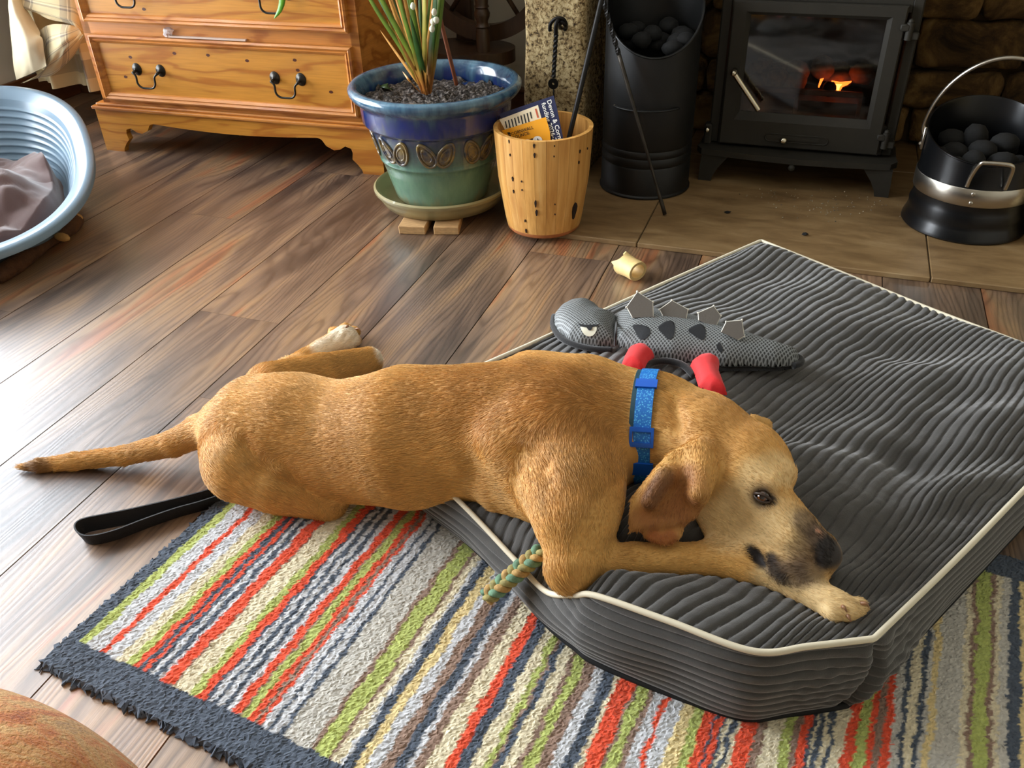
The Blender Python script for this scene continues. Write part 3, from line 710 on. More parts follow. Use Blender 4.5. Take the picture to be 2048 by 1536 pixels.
# short coat: fine hairs combed along the limbs (uncountable: one object)
def make_fur(N=170000):
    T = np.vstack([DF[:, [0, 1, 2]], DF[:, [0, 2, 3]]]); A, B, C_ = DV[T[:, 0]], DV[T[:, 1]], DV[T[:, 2]]
    nr = np.cross(B - A, C_ - A); ar = np.linalg.norm(nr, axis=1); nr /= ar[:, None] + 1e-12
    ar = ar * (nr[:, 2] > -0.75)
    g = np.random.default_rng(5); k = g.choice(len(T), N, p=ar / ar.sum()); u = g.random((N, 2)); fl = u.sum(1) > 1; u[fl] = 1 - u[fl]
    P = A[k] + u[:, 0:1] * (B[k] - A[k]) + u[:, 1:2] * (C_[k] - A[k]); Nn = nr[k]
    fl = np.zeros((N, 3)); ws = np.zeros(N)
    for fn, dv in D.prims:
        n = np.linalg.norm(dv)
        if n < 1e-5: continue
        w = np.exp(-np.maximum(fn(P.astype(np.float32)), -0.01) / 0.008); fl += w[:, None] * (dv / n); ws += w
    fl /= ws[:, None] + 1e-9
    fl += 0.10 * g.normal(size=(N, 3)) + 0.25 * np.stack([vnoise(P, 14, s) for s in (1, 2, 3)], 1)
    fl -= Nn * (fl * Nn).sum(1)[:, None]; fl /= np.linalg.norm(fl, axis=1)[:, None] + 1e-9
    L = np.full(N, 0.0115)
    headc = W(1530, 1000, 0.21); L = np.where(np.linalg.norm(P - headc, axis=1) < 0.16, 0.0062, L)
    mz = W(1620, 1090, 0.19); L = np.where(np.linalg.norm(P - mz, axis=1) < 0.075, 0.0030, L)
    for px, py, z, r in ((1300, 1120, 0.15, 0.12), (1480, 1130, 0.15, 0.12), (1680, 1210, 0.155, 0.09), (680, 680, 0.02, 0.10)):
        L = np.where(np.linalg.norm(P - W(px, py, z), axis=1) < r, 0.0062, L)
    L = np.where(np.linalg.norm(P - W(1325, 1010, 0.22), axis=1) < 0.07, 0.005, L); L = np.where(np.linalg.norm(P - W(1510, 840, 0.215), axis=1) < 0.035, 0.004, L)
    L = np.where(np.linalg.norm(P - W(1010, 1010, 0.13), axis=1) < 0.06, 0.017, L)
    L *= g.uniform(0.65, 1.25, N)
    keep = np.ones(N, bool)
    for c, r in [(EYE, 0.0135)] + [(D.hit(x, y), r) for x, y, r in ((1510, 1110, 0.010), (1520, 1122, 0.009))] + [(NC, NR * 1.04)]:
        if c is not None: keep &= np.linalg.norm(P - c, axis=1) > r
    # nothing under the collar
    da = np.abs((P - cc) @ nc); rr_ = np.linalg.norm(P - cc, axis=1); keep &= ~((da < 0.0165) & (rr_ < 0.16))
    P, Nn, fl, L = P[keep], Nn[keep], fl[keep], L[keep]; n = len(P)
    lift = 0.30
    pts = np.zeros((n, 4, 3))
    for q, s in enumerate((0.0, 0.35, 0.7, 1.0)):
        pts[:, q] = P + fl * (L * s)[:, None] + Nn * (L * lift * (s - 0.45 * s * s) - 0.0004)[:, None]
    cu = bpy.data.hair_curves.new('fur'); cu.add_curves([4] * n)
    cu.position_data.foreach_set('vector', (pts - ORG[dog.name]).astype(np.float32).ravel())
    ra = cu.attributes.get('radius') or cu.attributes.new('radius', 'FLOAT', 'POINT')
    ra.data.foreach_set('value', np.tile(np.array([0.00036, 0.00032, 0.00022, 0.00006], np.float32), n))
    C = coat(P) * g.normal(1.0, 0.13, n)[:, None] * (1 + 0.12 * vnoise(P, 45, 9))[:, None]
    a = cu.attributes.new('hcol', 'FLOAT_COLOR', 'CURVE'); C4 = np.ones((n, 4), np.float32); C4[:, :3] = np.clip(C, 0.004, 0.95)
    a.data.foreach_set('color', C4.ravel())
    mf, t, b = nt('fur_hair'); at = node(t, 'ShaderNodeAttribute', attribute_name='hcol'); t.links.new(at.outputs['Color'], b.inputs['Base Color'])
    b.inputs['Roughness'].default_value = 0.5; b.inputs['Specular IOR Level'].default_value = 0.4
    cu.materials.append(mf)
    o = bpy.data.objects.new('fur', cu); COL.objects.link(o); o.parent = dog; o['kind'] = 'stuff'
make_fur()

# ================================================================ striped rug
RA = W(75, 1335, 0)[:2]; es = np.array([math.cos(math.radians(83.6)), math.sin(math.radians(83.6))]); et = np.array([es[1], -es[0]])
RUGL, RUGW, BORD, RZ = 0.775, 1.62, 0.052, 0.011
def rt_(px, py): return float((W(px, py, RZ)[:2] - RA) @ et)
SL, GR, WH, RD, CRM, TP, YC, BG = [c255(*q) for q in ((84, 93, 106), (180, 190, 108), (205, 206, 208), (232, 88, 58), (226, 214, 182), (150, 124, 108), (226, 204, 148), (198, 194, 184))]
ST = [(132, 1304, None), (151.8, 1310, GR), (173, 1328, WH), (186, 1331, RD), (205.5, 1344.5, WH), (227, 1351, CRM), (240.6, 1358, GR), (251, 1363, RD), (260, 1367, SL), (269, 1369, RD), (274, 1374, SL), (284.6, 1375.7, WH), (292, 1381.5, SL), (296, 1386, WH), (318, 1398, RD), (322.6, 1399, TP), (356, 1409, CRM), (370.5, 1415, GR), (386, 1423.5, RD), (393, 1425.5, SL), (402.7, 1430, WH), (410.5, 1434, SL), (418, 1440, WH), (426, 1446, SL), (435, 1453, WH), (451.7, 1460, RD), (456, 1461, TP), (472, 1468, GR), (484, 1472, RD), (492, 1476, TP), (500.6, 1475, RD), (548, 1439, WH), (556, 1439, SL), (576, 1439, WH), (587.5, 1439, SL), (659, 1439, BG), (671.5, 1439, TP)]
ST += [(x, 1536, c) for x, c in ((642, GR), (652, TP), (673, CRM), (683, WH), (706.6, SL), (732, YC), (757, WH), (783, TP), (807.8, SL), (821.5, WH), (847, TP), (884, CRM), (909, RD), (937, SL), (964, CRM), (980, GR), (987.5, TP), (1003, SL), (1030.5, CRM), (1044, TP), (1067.6, GR), (1097, TP), (1124, WH), (1150, SL), (1161, CRM), (1200, RD), (1208, TP), (1233, GR), (1247, TP), (1274, WH), (1286, RD), (1317, WH), (1346.5, YC), (1372, GR), (1397, RD), (1403, SL), (1417, RD), (1424.6, SL), (1434, CRM), (1446, SL), (1456, CRM), (1493, RD), (1512.5, TP), (1551.6, CRM), (1575, GR), (1588, TP), (1604, RD), (1613, SL), (1619, CRM), (1633, SL), (1644, CRM), (1655, SL), (1681, CRM), (1703, RD), (1727, GR), (1740, RD), (1755, TP), (1773, RD), (1790, BG), (1801, SL), (1821, CRM), (1834, SL), (1843, BG), (1860, YC), (1915, BG), (1930, CRM), (1941, TP), (1972, GR), (1983, TP), (1996, CRM), (2015.6, BG), (2042, SL), (2075, YC), (2120, WH), (2150, TP), (2200, CRM))]
edges = np.maximum.accumulate([rt_(x, y) for x, y, _ in ST]); cols = np.array([c if c else SL for _, _, c in ST])
def make_rug():
    h = 0.0026; nu, nv = int(RUGW / h), int(RUGL / h)
    U, Vv = np.meshgrid(np.arange(nu) * h, np.arange(nv) * h, indexing='ij'); u, v = U.ravel(), Vv.ravel(); q = np.stack([u, v], 1)
    g = np.random.default_rng(2)
    wob = 0.0028 * vnoise(q, 45, 1) + 0.0022 * vnoise(q, 160, 2) + g.normal(0, 0.0006, len(u))
    k = np.searchsorted(edges, u + wob, side='left'); C = cols[np.clip(k, 0, len(cols) - 1)]
    bw = BORD + 0.002 * vnoise(q, 70, 5)
    brd = (v < bw) | (v > RUGL - bw) | (u < edges[0] + wob) | (u > RUGW - bw); C = np.where(brd[:, None], np.array(SL), C)
    C = C * (1 + 0.10 * g.normal(size=len(u)) + 0.10 * vnoise(q, 200, 8))[:, None]
    edge = np.minimum(np.minimum(u, RUGW - u), np.minimum(v, RUGL - v)); z = RZ * np.clip(0.35 + edge / 0.008, 0, 1) + g.normal(0, 0.0006, len(u)) + 0.0014 * vnoise(q, 150, 6) * 0.5 + 0.0012 * vnoise(q, 12, 7)
    jit = g.normal(0, 0.0007, (len(u), 2))
    ragged = np.where(edge < 0.003, 0.0035, 0)[:, None] * g.normal(0, 1, (len(u), 2))
    XY = RA + (u + jit[:, 0] + ragged[:, 0])[:, None] * et + (v + jit[:, 1] + ragged[:, 1])[:, None] * es
    V = np.column_stack([XY, np.maximum(z, 0.002)]); F = gridF(nu, nv)
    # thin backing skirt so the rug has a body
    per = np.concatenate([np.arange(nu) * nv, (nu - 1) * nv + np.arange(1, nv), np.arange(nu - 2, -1, -1) * nv + nv - 1, np.arange(nv - 2, 0, -1)])
    low = V[per].copy(); low[:, 2] = 0.0005; n0 = len(V); m_ = len(per)
    F2 = [[per[i], n0 + i, n0 + (i + 1) % m_, per[(i + 1) % m_]] for i in range(m_)]
    V = np.vstack([V, low]); C = np.vstack([C, C[per]])
    o = mk('striped_rug', V, F.tolist() + F2, attr_mat('rug_wool', 'Col', 0.95, 0.5, 900, 0.002, sheen=0.2, spec=0.1), origin=(RA[0], RA[1], 0))
    fixn(o); set_col(o, np.clip(C, 0, 1))
    tag(o, 'striped wool rug with slate grey border under the dog and its cushion', 'rug')
make_rug()

# ================================================================ corduroy dog cushion
E1 = np.array([0.857, -0.515]); E2 = np.array([0.515, 0.857])
def uv(u, v, z): p = u * E1 + v * E2; return np.array([p[0], p[1], z])
bot = cr([uv(-1.045, .552, .140), uv(-.93, .553, .125), uv(-.81, .560, .100), uv(-.70, .556, .086), uv(-.62, .548, .088), uv(-.565, .55, .125), uv(-.53, .554, .150), uv(-.44, .588, .156), uv(-.345, .632, .152), uv(-.305, .690, .151), uv(-.262, .757, .150)], 420)
rig = cr([uv(-.262, .757, .150), uv(-.262, .95, .150), uv(-.266, 1.164, .150), uv(-.272, 1.40, .148), uv(-.285, 1.55, .150)], 170)
top = cr([uv(-1.035, 1.572, .150), uv(-.85, 1.570, .148), uv(-.62, 1.562, .146), uv(-.4445, 1.556, .150), uv(-.285, 1.55, .150)], 420)
lef = cr([uv(-1.045, .552, .140), uv(-1.052, .75, .150), uv(-1.050, .90, .150), uv(-1.045, 1.25, .150), uv(-1.035, 1.572, .150)], 170)
def rib(s, sp=0.0148):
    """wide rounded ridges with narrow valleys: height 0..1"""
    f = np.abs(((s / sp) % 1.0) * 2 - 1); return 1 - f ** 3.4
MAT_CORD = attr_mat('grey_corduroy', 'Col', 0.75, 0.5, 700, 0.0012, sheen=0.5, spec=0.3)
CORD = np.array(c255(72, 70, 67))
bed = thing('dog_cushion', 'large grey corduroy dog cushion with cream piping on the rug', 'dog bed', tuple(uv(-.65, 1.05, 0.0)))
def bed_top():
    m_, n_ = 420, 170; a = np.linspace(0, 1, m_)[:, None, None]; c = np.linspace(0, 1, n_)[None, :, None]
    B, Tp, L, Rg = bot[:, None, :], top[:, None, :], lef[None], rig[None]
    P = (1 - c) * B + c * Tp + (1 - a) * L + a * Rg - ((1 - a) * (1 - c) * bot[0] + a * (1 - c) * bot[-1] + (1 - a) * c * top[0] + a * c * top[-1])
    # straighten the inside so that the collapsed rim under the elbow does not sweep across
    zi = 0.150 + 0 * P[..., 2]; wgt = np.clip(c[..., 0] / 0.10, 0, 1); wgt = wgt * wgt * (3 - 2 * wgt); P[..., 2] = P[..., 2] * (1 - wgt) + zi * wgt
    U, Cc = np.broadcast_to(a[..., 0], (m_, n_)), np.broadcast_to(c[..., 0], (m_, n_)); q = np.stack([U.ravel() * 0.78, Cc.ravel() * 1.02], 1)
    ed = np.minimum(np.minimum(U * 0.78, (1 - U) * 0.78), np.minimum(Cc, 1 - Cc) * 1.02); puff = np.clip(ed / 0.16, 0, 1); puff = 1 - (1 - puff) ** 2
    s_warp = q[:, 0] + 0.020 * vnoise(q, 3.2, 1) * puff.ravel() + 0.004 * vnoise(q, 9, 2) + 0.0022 * vnoise(np.stack([q[:, 0] * 12, q[:, 1] * 26], 1), 1.0, 14)
    fold = (0.016 * vnoise(q, 5.0, 3) + 0.015 * vnoise(np.stack([q[:, 0] * 4 + q[:, 1] * 6, q[:, 1] * 9 - q[:, 0] * 8], 1), 1.0, 4) + 0.005 * vnoise(np.stack([q[:, 0] * 8, q[:, 1] * 22], 1), 1.0, 6)).reshape(m_, n_)
    Z = P[..., 2] + 0.012 * puff - 0.020 * np.exp(-(((U - 0.80 + 0.25 * (Cc - 0.4)) / 0.05) ** 2)) * np.exp(-(((Cc - 0.50) / 0.28) ** 2)) - 0.016 * np.exp(-(((Cc - 0.52 - 0.25 * (U - 0.6)) / 0.03) ** 2)) * np.exp(-(((U - 0.62) / 0.3) ** 2)) + fold * np.clip(ed / 0.06, 0, 1)
    # press the cushion down under the dog
    colmin = np.where((D.f < 0).any(2), D.ax[2][np.argmax(D.f < 0, axis=2)], 9.0)
    ix = np.clip(((P[..., 0] - D.lo[0]) / D.h).round().astype(int), 0, D.n[0] - 1); iy = np.clip(((P[..., 1] - D.lo[1]) / D.h).round().astype(int), 0, D.n[1] - 1)
    zb = colmin[ix, iy]; dent = np.where(zb < 5, np.maximum(0, Z - (zb + 0.003)), 0); dent = np.minimum(dent, 0.11)
    for _ in range(14):
        e = np.pad(dent, ((3, 3), (1, 1)), mode='edge'); bl = (e[:-6, 1:-1] + e[6:, 1:-1] + e[3:-3, :-2] + e[3:-3, 2:]) / 4; dent = np.maximum(dent, bl * 0.97)
    Z = np.maximum(Z - dent, 0.03)
    rb = rib(s_warp).reshape(m_, n_); P[..., 2] = Z + 0.0060 * (rb - 1) + 0.0008 * vnoise(q, 140, 12).reshape(m_, n_)
    C = CORD * (1 + 0.12 * vnoise(q, 60, 10) + 0.10 * vnoise(q, 8, 11)).reshape(m_, n_, 1)
    o = mk('top_panel', P.reshape(-1, 3), gridF(m_, n_), MAT_CORD, bed, smooth=True); set_col(o, C.reshape(-1, 3)); fixn(o)
    return P
BT = bed_top()
LOOP = np.vstack([bot[:-1], rig[:-1], top[::-1][:-1], lef[::-1][:-1]])
def bed_side():
    P0 = LOOP; m_ = len(P0); n_ = 84; s = np.linspace(0, 1, n_); seed = 21; stop = 0.011
    T = np.roll(P0, -1, 0) - np.roll(P0, 1, 0); T[:, 2] = 0; nrm = np.cross(T, [0, 0, 1.0]); nrm /= np.linalg.norm(nrm, axis=1)[:, None]
    for _ in range(25): nrm = nrm + np.roll(nrm, 1, 0) + np.roll(nrm, -1, 0); nrm /= np.linalg.norm(nrm, axis=1)[:, None]
    if ((P0 - uv(-.65, 1.05, 0)) * nrm)[:, :2].sum(1).mean() < 0: nrm = -nrm
    arc = np.concatenate([[0], np.cumsum(np.linalg.norm(np.diff(P0, axis=0), axis=1))]); z = P0[:, 2:3] * (1 - s) + stop * s
    q = np.stack([np.repeat(arc, n_), z.ravel()], 1); aC = arc[len(bot) - 1]
    near = np.exp(-((arc - aC - 0.02) / 0.10) ** 2)[:, None]
    rb = rib(z + (0.004 + 0.012 * near) * vnoise(q, 7, seed).reshape(m_, n_), 0.0142); env = np.sin(np.pi * s)[None, :]
    d = (env ** 0.8) * 0.014 - 0.006 * s[None, :] + 0.0052 * (rb - 1) + 0.007 * env * vnoise(np.stack([q[:, 0] * 9, q[:, 1] * 16], 1), 1.0, seed + 1).reshape(m_, n_)
    d = d + near * env * (0.010 * vnoise(np.stack([q[:, 0] * 22, q[:, 1] * 30], 1), 1.0, seed + 2) + 0.005 * vnoise(q, 70, seed + 3)).reshape(m_, n_)
    d = d - 0.022 * env ** 0.5 * np.exp(-((arc[:, None] - aC - 0.012 * np.sin(5 * s)[None, :]) / 0.009) ** 2) * np.clip(s * 6, 0, 1)[None, :]
    V = np.stack([P0[:, 0:1] + nrm[:, 0:1] * d, P0[:, 1:2] + nrm[:, 1:2] * d, z], -1)
    C = CORD * (1 + 0.14 * vnoise(q, 70, seed + 4)).reshape(m_, n_, 1)
    o = mk('side_panel', V.reshape(-1, 3), gridF(m_, n_, True, False), MAT_CORD, bed, smooth=True); set_col(o, C.reshape(-1, 3)); return V
SIDE = bed_side()
MAT_PIPE = mat('cream_piping', c255(226, 216, 190), 0.7, bmp=0.2, bs=900, bd=0.0006)
rim = LOOP[::3] + np.array([0, 0, 0.001])
mk('piping', *tube(rim, 0.0042, 8, closed=True), MAT_PIPE, bed, smooth=True)
base_loop = SIDE[::4, -1].copy(); base_loop[:, 2] = 0.0125
mk('base_edge', *tube(base_loop, 0.0055, 6, closed=True), mat('black_base_cloth', c255(16, 15, 15), 0.8), bed, smooth=True)
bl2 = base_loop[::6].copy(); bl2[:, 2] = 0.012
mk('base_cloth', bl2, [list(range(len(bl2)))], bpy.data.materials['black_base_cloth'], bed)

# ================================================================ pine chest of drawers
def pine_material(name, base, dark, knots=True, rot=0.0):
    m, t, b = nt(name)
    v = coords(t, (1, 1, 1)); sx = node(t, 'ShaderNodeSeparateXYZ'); t.links.new(v, sx.inputs[0])
    nd = noise(t, coords(t, (1.2, 3, 7)), 1.6, 3, 0.5, 0.4)
    a = node(t, 'ShaderNodeMath', operation='MULTIPLY', i_1=95.0); t.links.new(sx.outputs[2], a.inputs[0])
    c = node(t, 'ShaderNodeMath', operation='MULTIPLY_ADD', i_1=30.0); t.links.new(nd, c.inputs[0]); t.links.new(a.outputs[0], c.inputs[2])
    s = node(t, 'ShaderNodeMath', operation='SINE'); t.links.new(c.outputs[0], s.inputs[0])
    s2 = node(t, 'ShaderNodeMath', operation='MULTIPLY_ADD', i_1=0.5, i_2=0.5); t.links.new(s.outputs[0], s2.inputs[0])
    col = ramp(t, s2.outputs[0], [(0.0, base), (0.7, tuple(0.9 * q for q in base)), (1.0, dark)])
    col = mix(t, 0.5, col, ramp(t, noise(t, coords(t, (4, 4, 120)), 2, 3), [(0.3, (0.75, 0.7, 0.65)), (0.6, (1.05, 1.05, 1.05))]), 'MULTIPLY')
    t.links.new(col, b.inputs['Base Color']); b.inputs['Roughness'].default_value = 0.32; b.inputs['Coat Weight'].default_value = 0.3; b.inputs['Coat Roughness'].default_value = 0.2
    return m
PINE = pine_material('honey_pine', c255(208, 142, 54), c255(178, 108, 36))
PINE2 = pine_material('pine_moulding', c255(204, 132, 58), c255(170, 100, 38))
MAT_KNOT = mat('pine_knot', c255(84, 36, 14), 0.4)
DRX0, DRX1, DRY = -2.325, -1.325, 2.385
chest = thing('chest_of_drawers', 'honey pine chest of drawers on a scalloped plinth by the wall', 'chest', (-1.825, DRY, 0))
def cp(name, V, F, m_, parent=None, smooth=False, angle=None):
    V = rotz(V, math.radians(1.6), (-1.29, DRY, 0)); return mk(name, V, F, m_, parent or chest, smooth=smooth, angle=angle)
ZT = 0.93
cp('carcass', *join(box(DRX0, DRX0 + 0.022, DRY + 0.012, 2.85, 0.15, ZT), box(DRX1 - 0.022, DRX1, DRY + 0.012, 2.85, 0.15, ZT), box(DRX0, DRX1, 2.83, 2.85, 0.15, ZT), box(DRX0, DRX1, DRY + 0.02, 2.85, 0.15, 0.17)), PINE2)
rails = [(0.15, 0.183), (0.392, 0.432), (0.64, 0.68), (0.885, 0.93)]
cp('front_frame', *join(*[box(DRX0, DRX1, DRY + 0.010, DRY + 0.032, a, b_) for a, b_ in rails], box(DRX0, DRX0 + 0.028, DRY + 0.010, DRY + 0.032, 0.15, ZT), box(DRX1 - 0.028, DRX1, DRY + 0.010, DRY + 0.032, 0.15, ZT)), PINE2)
cp('top_board', *box(DRX0 - 0.02, DRX1 + 0.02, DRY - 0.015, 2.86, ZT, ZT + 0.022, 0.006, 2), PINE)
# plinth: scalloped apron with bracket feet
ax0, ax1 = -2.362, -1.287
L_ = ax1 - ax0
half = [(0.0, 0.0), (0.075, 0.0), (0.078, 0.012), (0.092, 0.030), (0.108, 0.045), (0.104, 0.066), (0.108, 0.080), (0.128, 0.086), (0.148, 0.074), (0.170, 0.070), (0.196, 0.082), (0.208, 0.100), (0.214, 0.104)]
mid = [(x, 0.104 - 0.0 + 0.004 - 0.014 * math.sin(math.pi * (x - 0.214) / (L_ - 0.428))) for x in np.linspace(0.225, L_ - 0.225, 14)]
outl = half + mid + [(L_ - x, z) for x, z in half[::-1]] + [(L_, 0.146), (0.0, 0.146)]
o = cp('plinth', *prism(outl, (ax0, DRY + 0.022, 0.0), (1, 0, 0), (0, 0, 1), 0.022), PINE); fixn(o)
sidefoot = [(0, 0), (0.075, 0), (0.095, 0.05), (0.12, 0.085), (0.30, 0.09), (0.345, 0.05), (0.37, 0), (0.46, 0), (0.46, 0.146), (0, 0.146)]
for x in (ax0, ax1 - 0.02): fixn(cp('plinth_side', *prism(sidefoot, (x, DRY + 0.002, 0.0), (0, 1, 0), (0, 0, 1), 0.02), PINE2))
cp('plinth_moulding', *join(box(ax0 - 0.006, ax1 + 0.006, DRY - 0.010, 2.85, 0.146, 0.158, 0.004, 2), box(ax0 + 0.010, ax1 - 0.010, DRY - 0.002, 2.85, 0.158, 0.168, 0.004, 2)), PINE2)
MAT_IRON = mat('dark_pewter', c255(58, 56, 52), 0.35, metal=0.9, var=0.2, vs=60)
def drawer(z0, z1):
    x0, x1 = DRX0 + 0.026, DRX1 - 0.026
    d = cp('drawer', *box(x0, x1, DRY + 0.004, DRY + 0.03, z0, z1), PINE)
    w = 0.026
    def mould(p0, p1, inn):            # mitred bead-and-cove strip
        pr = [(0.0, 0.0), (0.0, 0.012), (0.006, 0.016), (0.013, 0.010), (0.016, 0.013), (0.022, 0.009), (w, 0.002), (w, 0.0)]
        p0 = np.array(p0); p1 = np.array(p1); dr = (p1 - p0) / np.linalg.norm(p1 - p0); inn = np.array(inn, float)
        V = [];
        for e, sg in ((p0, 1), (p1, -1)):
            for a, hgt in pr: V.append(e + inn * a + dr * sg * a + np.array([0, -1, 0]) * hgt)
        n = len(pr); V = np.array(V) + np.array([0, DRY + 0.006, 0]); F = [[k, (k + 1) % n, n + (k + 1) % n, n + k] for k in range(n)]
        return V, F
    for a, c, inn in (((x0, 0, z0), (x1, 0, z0), (0, 0, 1)), ((x0, 0, z1), (x1, 0, z1), (0, 0, -1)), ((x0, 0, z0), (x0, 0, z1), (1, 0, 0)), ((x1, 0, z0), (x1, 0, z1), (-1, 0, 0))):
        fixn(cp('moulding', *mould(a, c, inn), PINE2, d, smooth=True, angle=30))
    zc = (z0 + z1) / 2
    for xc in (-2.100, -1.585):
        P = cr([(xc - 0.046, DRY - 0.020, zc - 0.006), (xc - 0.036, DRY - 0.022, zc - 0.016), (xc - 0.034, DRY - 0.024, zc - 0.038), (xc - 0.022, DRY - 0.024, zc - 0.050), (xc, DRY - 0.024, zc - 0.052), (xc + 0.022, DRY - 0.024, zc - 0.050), (xc + 0.034, DRY - 0.024, zc - 0.038), (xc + 0.036, DRY - 0.022, zc - 0.016), (xc + 0.046, DRY - 0.020, zc - 0.006)], 40)
        parts = [tube(P, 0.0034, 8)]
        for sx in (-1, 1):
            V, F = lathe([(0.0005, 0.012), (0.004, 0.011), (0.006, 0.006), (0.014, 0.004), (0.0175, 0.002), (0.018, 0.0), (0.0, 0.0)], 20)
            V = np.stack([V[:, 0], -V[:, 2] - 0.0, V[:, 1] * 1.12], 1) + np.array([xc + sx * 0.046, DRY + 0.004, zc]); parts.append((V, F))
            parts.append(tube([(xc + sx * 0.046, DRY + 0.002, zc - 0.002), (xc + sx * 0.046, DRY - 0.022, zc - 0.006)], 0.0045, 8))
        fixn(cp('handle', *join(*parts), MAT_IRON, d, smooth=True))
    return d
d1 = drawer(0.183, 0.392); d2 = drawer(0.432, 0.640); d3 = drawer(0.680, 0.885)
rk = random.Random(4)
for x, zz in ((-2.16, 0.325), (-1.985, 0.345), (-1.86, 0.345), (-1.72, 0.335), (-1.55, 0.345), (-1.545, 0.315), (-1.44, 0.255), (-2.06, 0.475), (-1.62, 0.535), (-2.2, 0.26)):
    P = [(x + 0.0068 * math.cos(q) * rk.uniform(0.9, 1.15), zz + 0.0046 * math.sin(q)) for q in np.linspace(0, 2 * math.pi, 18, endpoint=False)]
    fixn(cp('knot', *prism([(a - x, c - zz) for a, c in P], (x, DRY + 0.0048, zz), (1, 0, 0), (0, 0, 1), 0.0012), MAT_KNOT, d1 if zz < 0.4 else d2))
# paper edge and crumpled wrap caught on the lower drawer
V, F = box(-1.99, -1.71, DRY + 0.000, DRY + 0.012, 0.394, 0.399)
tag(mk('paper_sheet', rotz(V, math.radians(1.6), (-1.29, DRY, 0)), F, mat('pale_pink_paper', c255(206, 184, 168), 0.8)), 'pale paper edge sticking out above the lower chest drawer', 'paper')
V, F = ico((-1.99, DRY + 0.004, 0.407), 0.016, 2, (1.2, 0.6, 0.8), 0.5, 4); V = rotz(V, math.radians(1.6), (-1.29, DRY, 0))
mp_, t, b = nt('clear_wrap'); b.inputs['Transmission Weight'].default_value = 0.6; b.inputs['Roughness'].default_value = 0.12; b.inputs['Base Color'].default_value = (0.95, 0.93, 0.95, 1)
tag(mk('crumpled_wrap', V, F, mp_), 'crumpled clear wrap on the ledge between chest drawers', 'wrapper')
# green leaf tip hanging in front of the upper drawer, part of a trailing house plant on the chest
lp = thing('trailing_plant', 'green strap leaf hanging down in front of the upper chest drawer', 'plant', (-1.60, 2.40, ZT + 0.022))
MAT_LEAF = mat('leaf_green', c255(88, 150, 30), 0.4, var=0.25, vs=20, stretch=(1, 1, 0.2))
def leafblade(P, wid, nrm, fold=0.25, n=24, tip=1.0):
    P = cr(P, n); T = np.gradient(P, axis=0); T /= np.linalg.norm(T, axis=1)[:, None]; nrm = np.asarray(nrm, float)
    S = np.cross(T, nrm); S /= np.linalg.norm(S, axis=1)[:, None] + 1e-9; Nn = np.cross(S, T)
    s = np.linspace(0, 1, n); w = wid * np.clip(np.minimum(1, 0.35 + 2.5 * s) * (1 - s ** 4 * tip), 0.02, 1)
    V = np.concatenate([P + S * (w[:, None] * e) + Nn * (fold * abs(e) * w[:, None]) - Nn * dz for dz in (0, 0.0008) for e in (-1, 0, 1)]).reshape(6, n, 3)
    V = V.transpose(1, 0, 2).reshape(-1, 3); F = []
    for i in range(n - 1):
        for (p, q) in ((0, 1), (1, 2), (2, 5), (5, 4), (4, 3), (3, 0)): F.append([i * 6 + p, i * 6 + q, (i + 1) * 6 + q, (i + 1) * 6 + p])
    return V, F
A_ = Wy(548, 38, 2.31); B_ = Wy(565, 0, 2.30)
mk('leaf', *leafblade([(-1.60, 2.46, ZT + 0.02), (-1.60, 2.40, ZT + 0.06), (-1.60, 2.32, ZT - 0.08), B_ + np.array([0.02, 0, 0.14]), B_, A_], 0.016, (0.2, -1, 0.1)), MAT_LEAF, lp, smooth=True)
mk('leaf', *leafblade([(-1.61, 2.47, ZT + 0.02), (-1.66, 2.44, ZT + 0.16), (-1.76, 2.42, ZT + 0.16)], 0.016, (0.2, -0.3, 1)), MAT_LEAF, lp, smooth=True)
mk('pot', *lathe([(0.0, 0.0), (0.05, 0.0), (0.065, 0.10), (0.06, 0.10), (0.055, 0.08), (0.0, 0.08)], 24, (-1.60, 2.50, ZT + 0.022)), mat('terracotta_pot', c255(150, 84, 54), 0.8), lp, smooth=True, angle=40)

# ================================================================ curtain
def plaid():
    m, t, b = nt('plaid_curtain'); uvn = node(t, 'ShaderNodeAttribute', attribute_name='cloth'); sp = node(t, 'ShaderNodeSeparateXYZ'); t.links.new(uvn.outputs['Vector'], sp.inputs[0])
    def stripes(out, per, stops):
        mo = node(t, 'ShaderNodeMath', operation='MULTIPLY', i_1=1 / per); t.links.new(out, mo.inputs[0]); fr = node(t, 'ShaderNodeMath', operation='FRACT'); t.links.new(mo.outputs[0], fr.inputs[0]); return ramp(t, fr.outputs[0], stops, 'CONSTANT')
    GY, CM, LT = c255(140, 128, 112), c255(214, 196, 152), c255(230, 220, 190)
    a = stripes(sp.outputs[0], 0.27, [(0.0, CM), (0.42, GY), (0.60, LT), (0.63, GY), (0.70, CM)]); c = stripes(sp.outputs[1], 0.29, [(0.0, CM), (0.10, GY), (0.24, LT), (0.30, CM), (0.36, GY), (0.40, CM)])
    t.links.new(mix(t, 0.5, a, c), b.inputs['Base Color']); b.inputs['Roughness'].default_value = 0.9; b.inputs['Sheen Weight'].default_value = 0.2
    bump(t, b, noise(t, coords(t), 500, 2), 0.25, 0.0006); return m
MAT_PLAID = plaid(); MAT_LINING = mat('cream_lining', c255(208, 192, 158), 0.85, var=0.05, vs=10)
curt = thing('curtain', 'beige plaid curtain with cream lining bunched beside the pine chest', 'curtain', (-2.7, 2.56, 0.1))
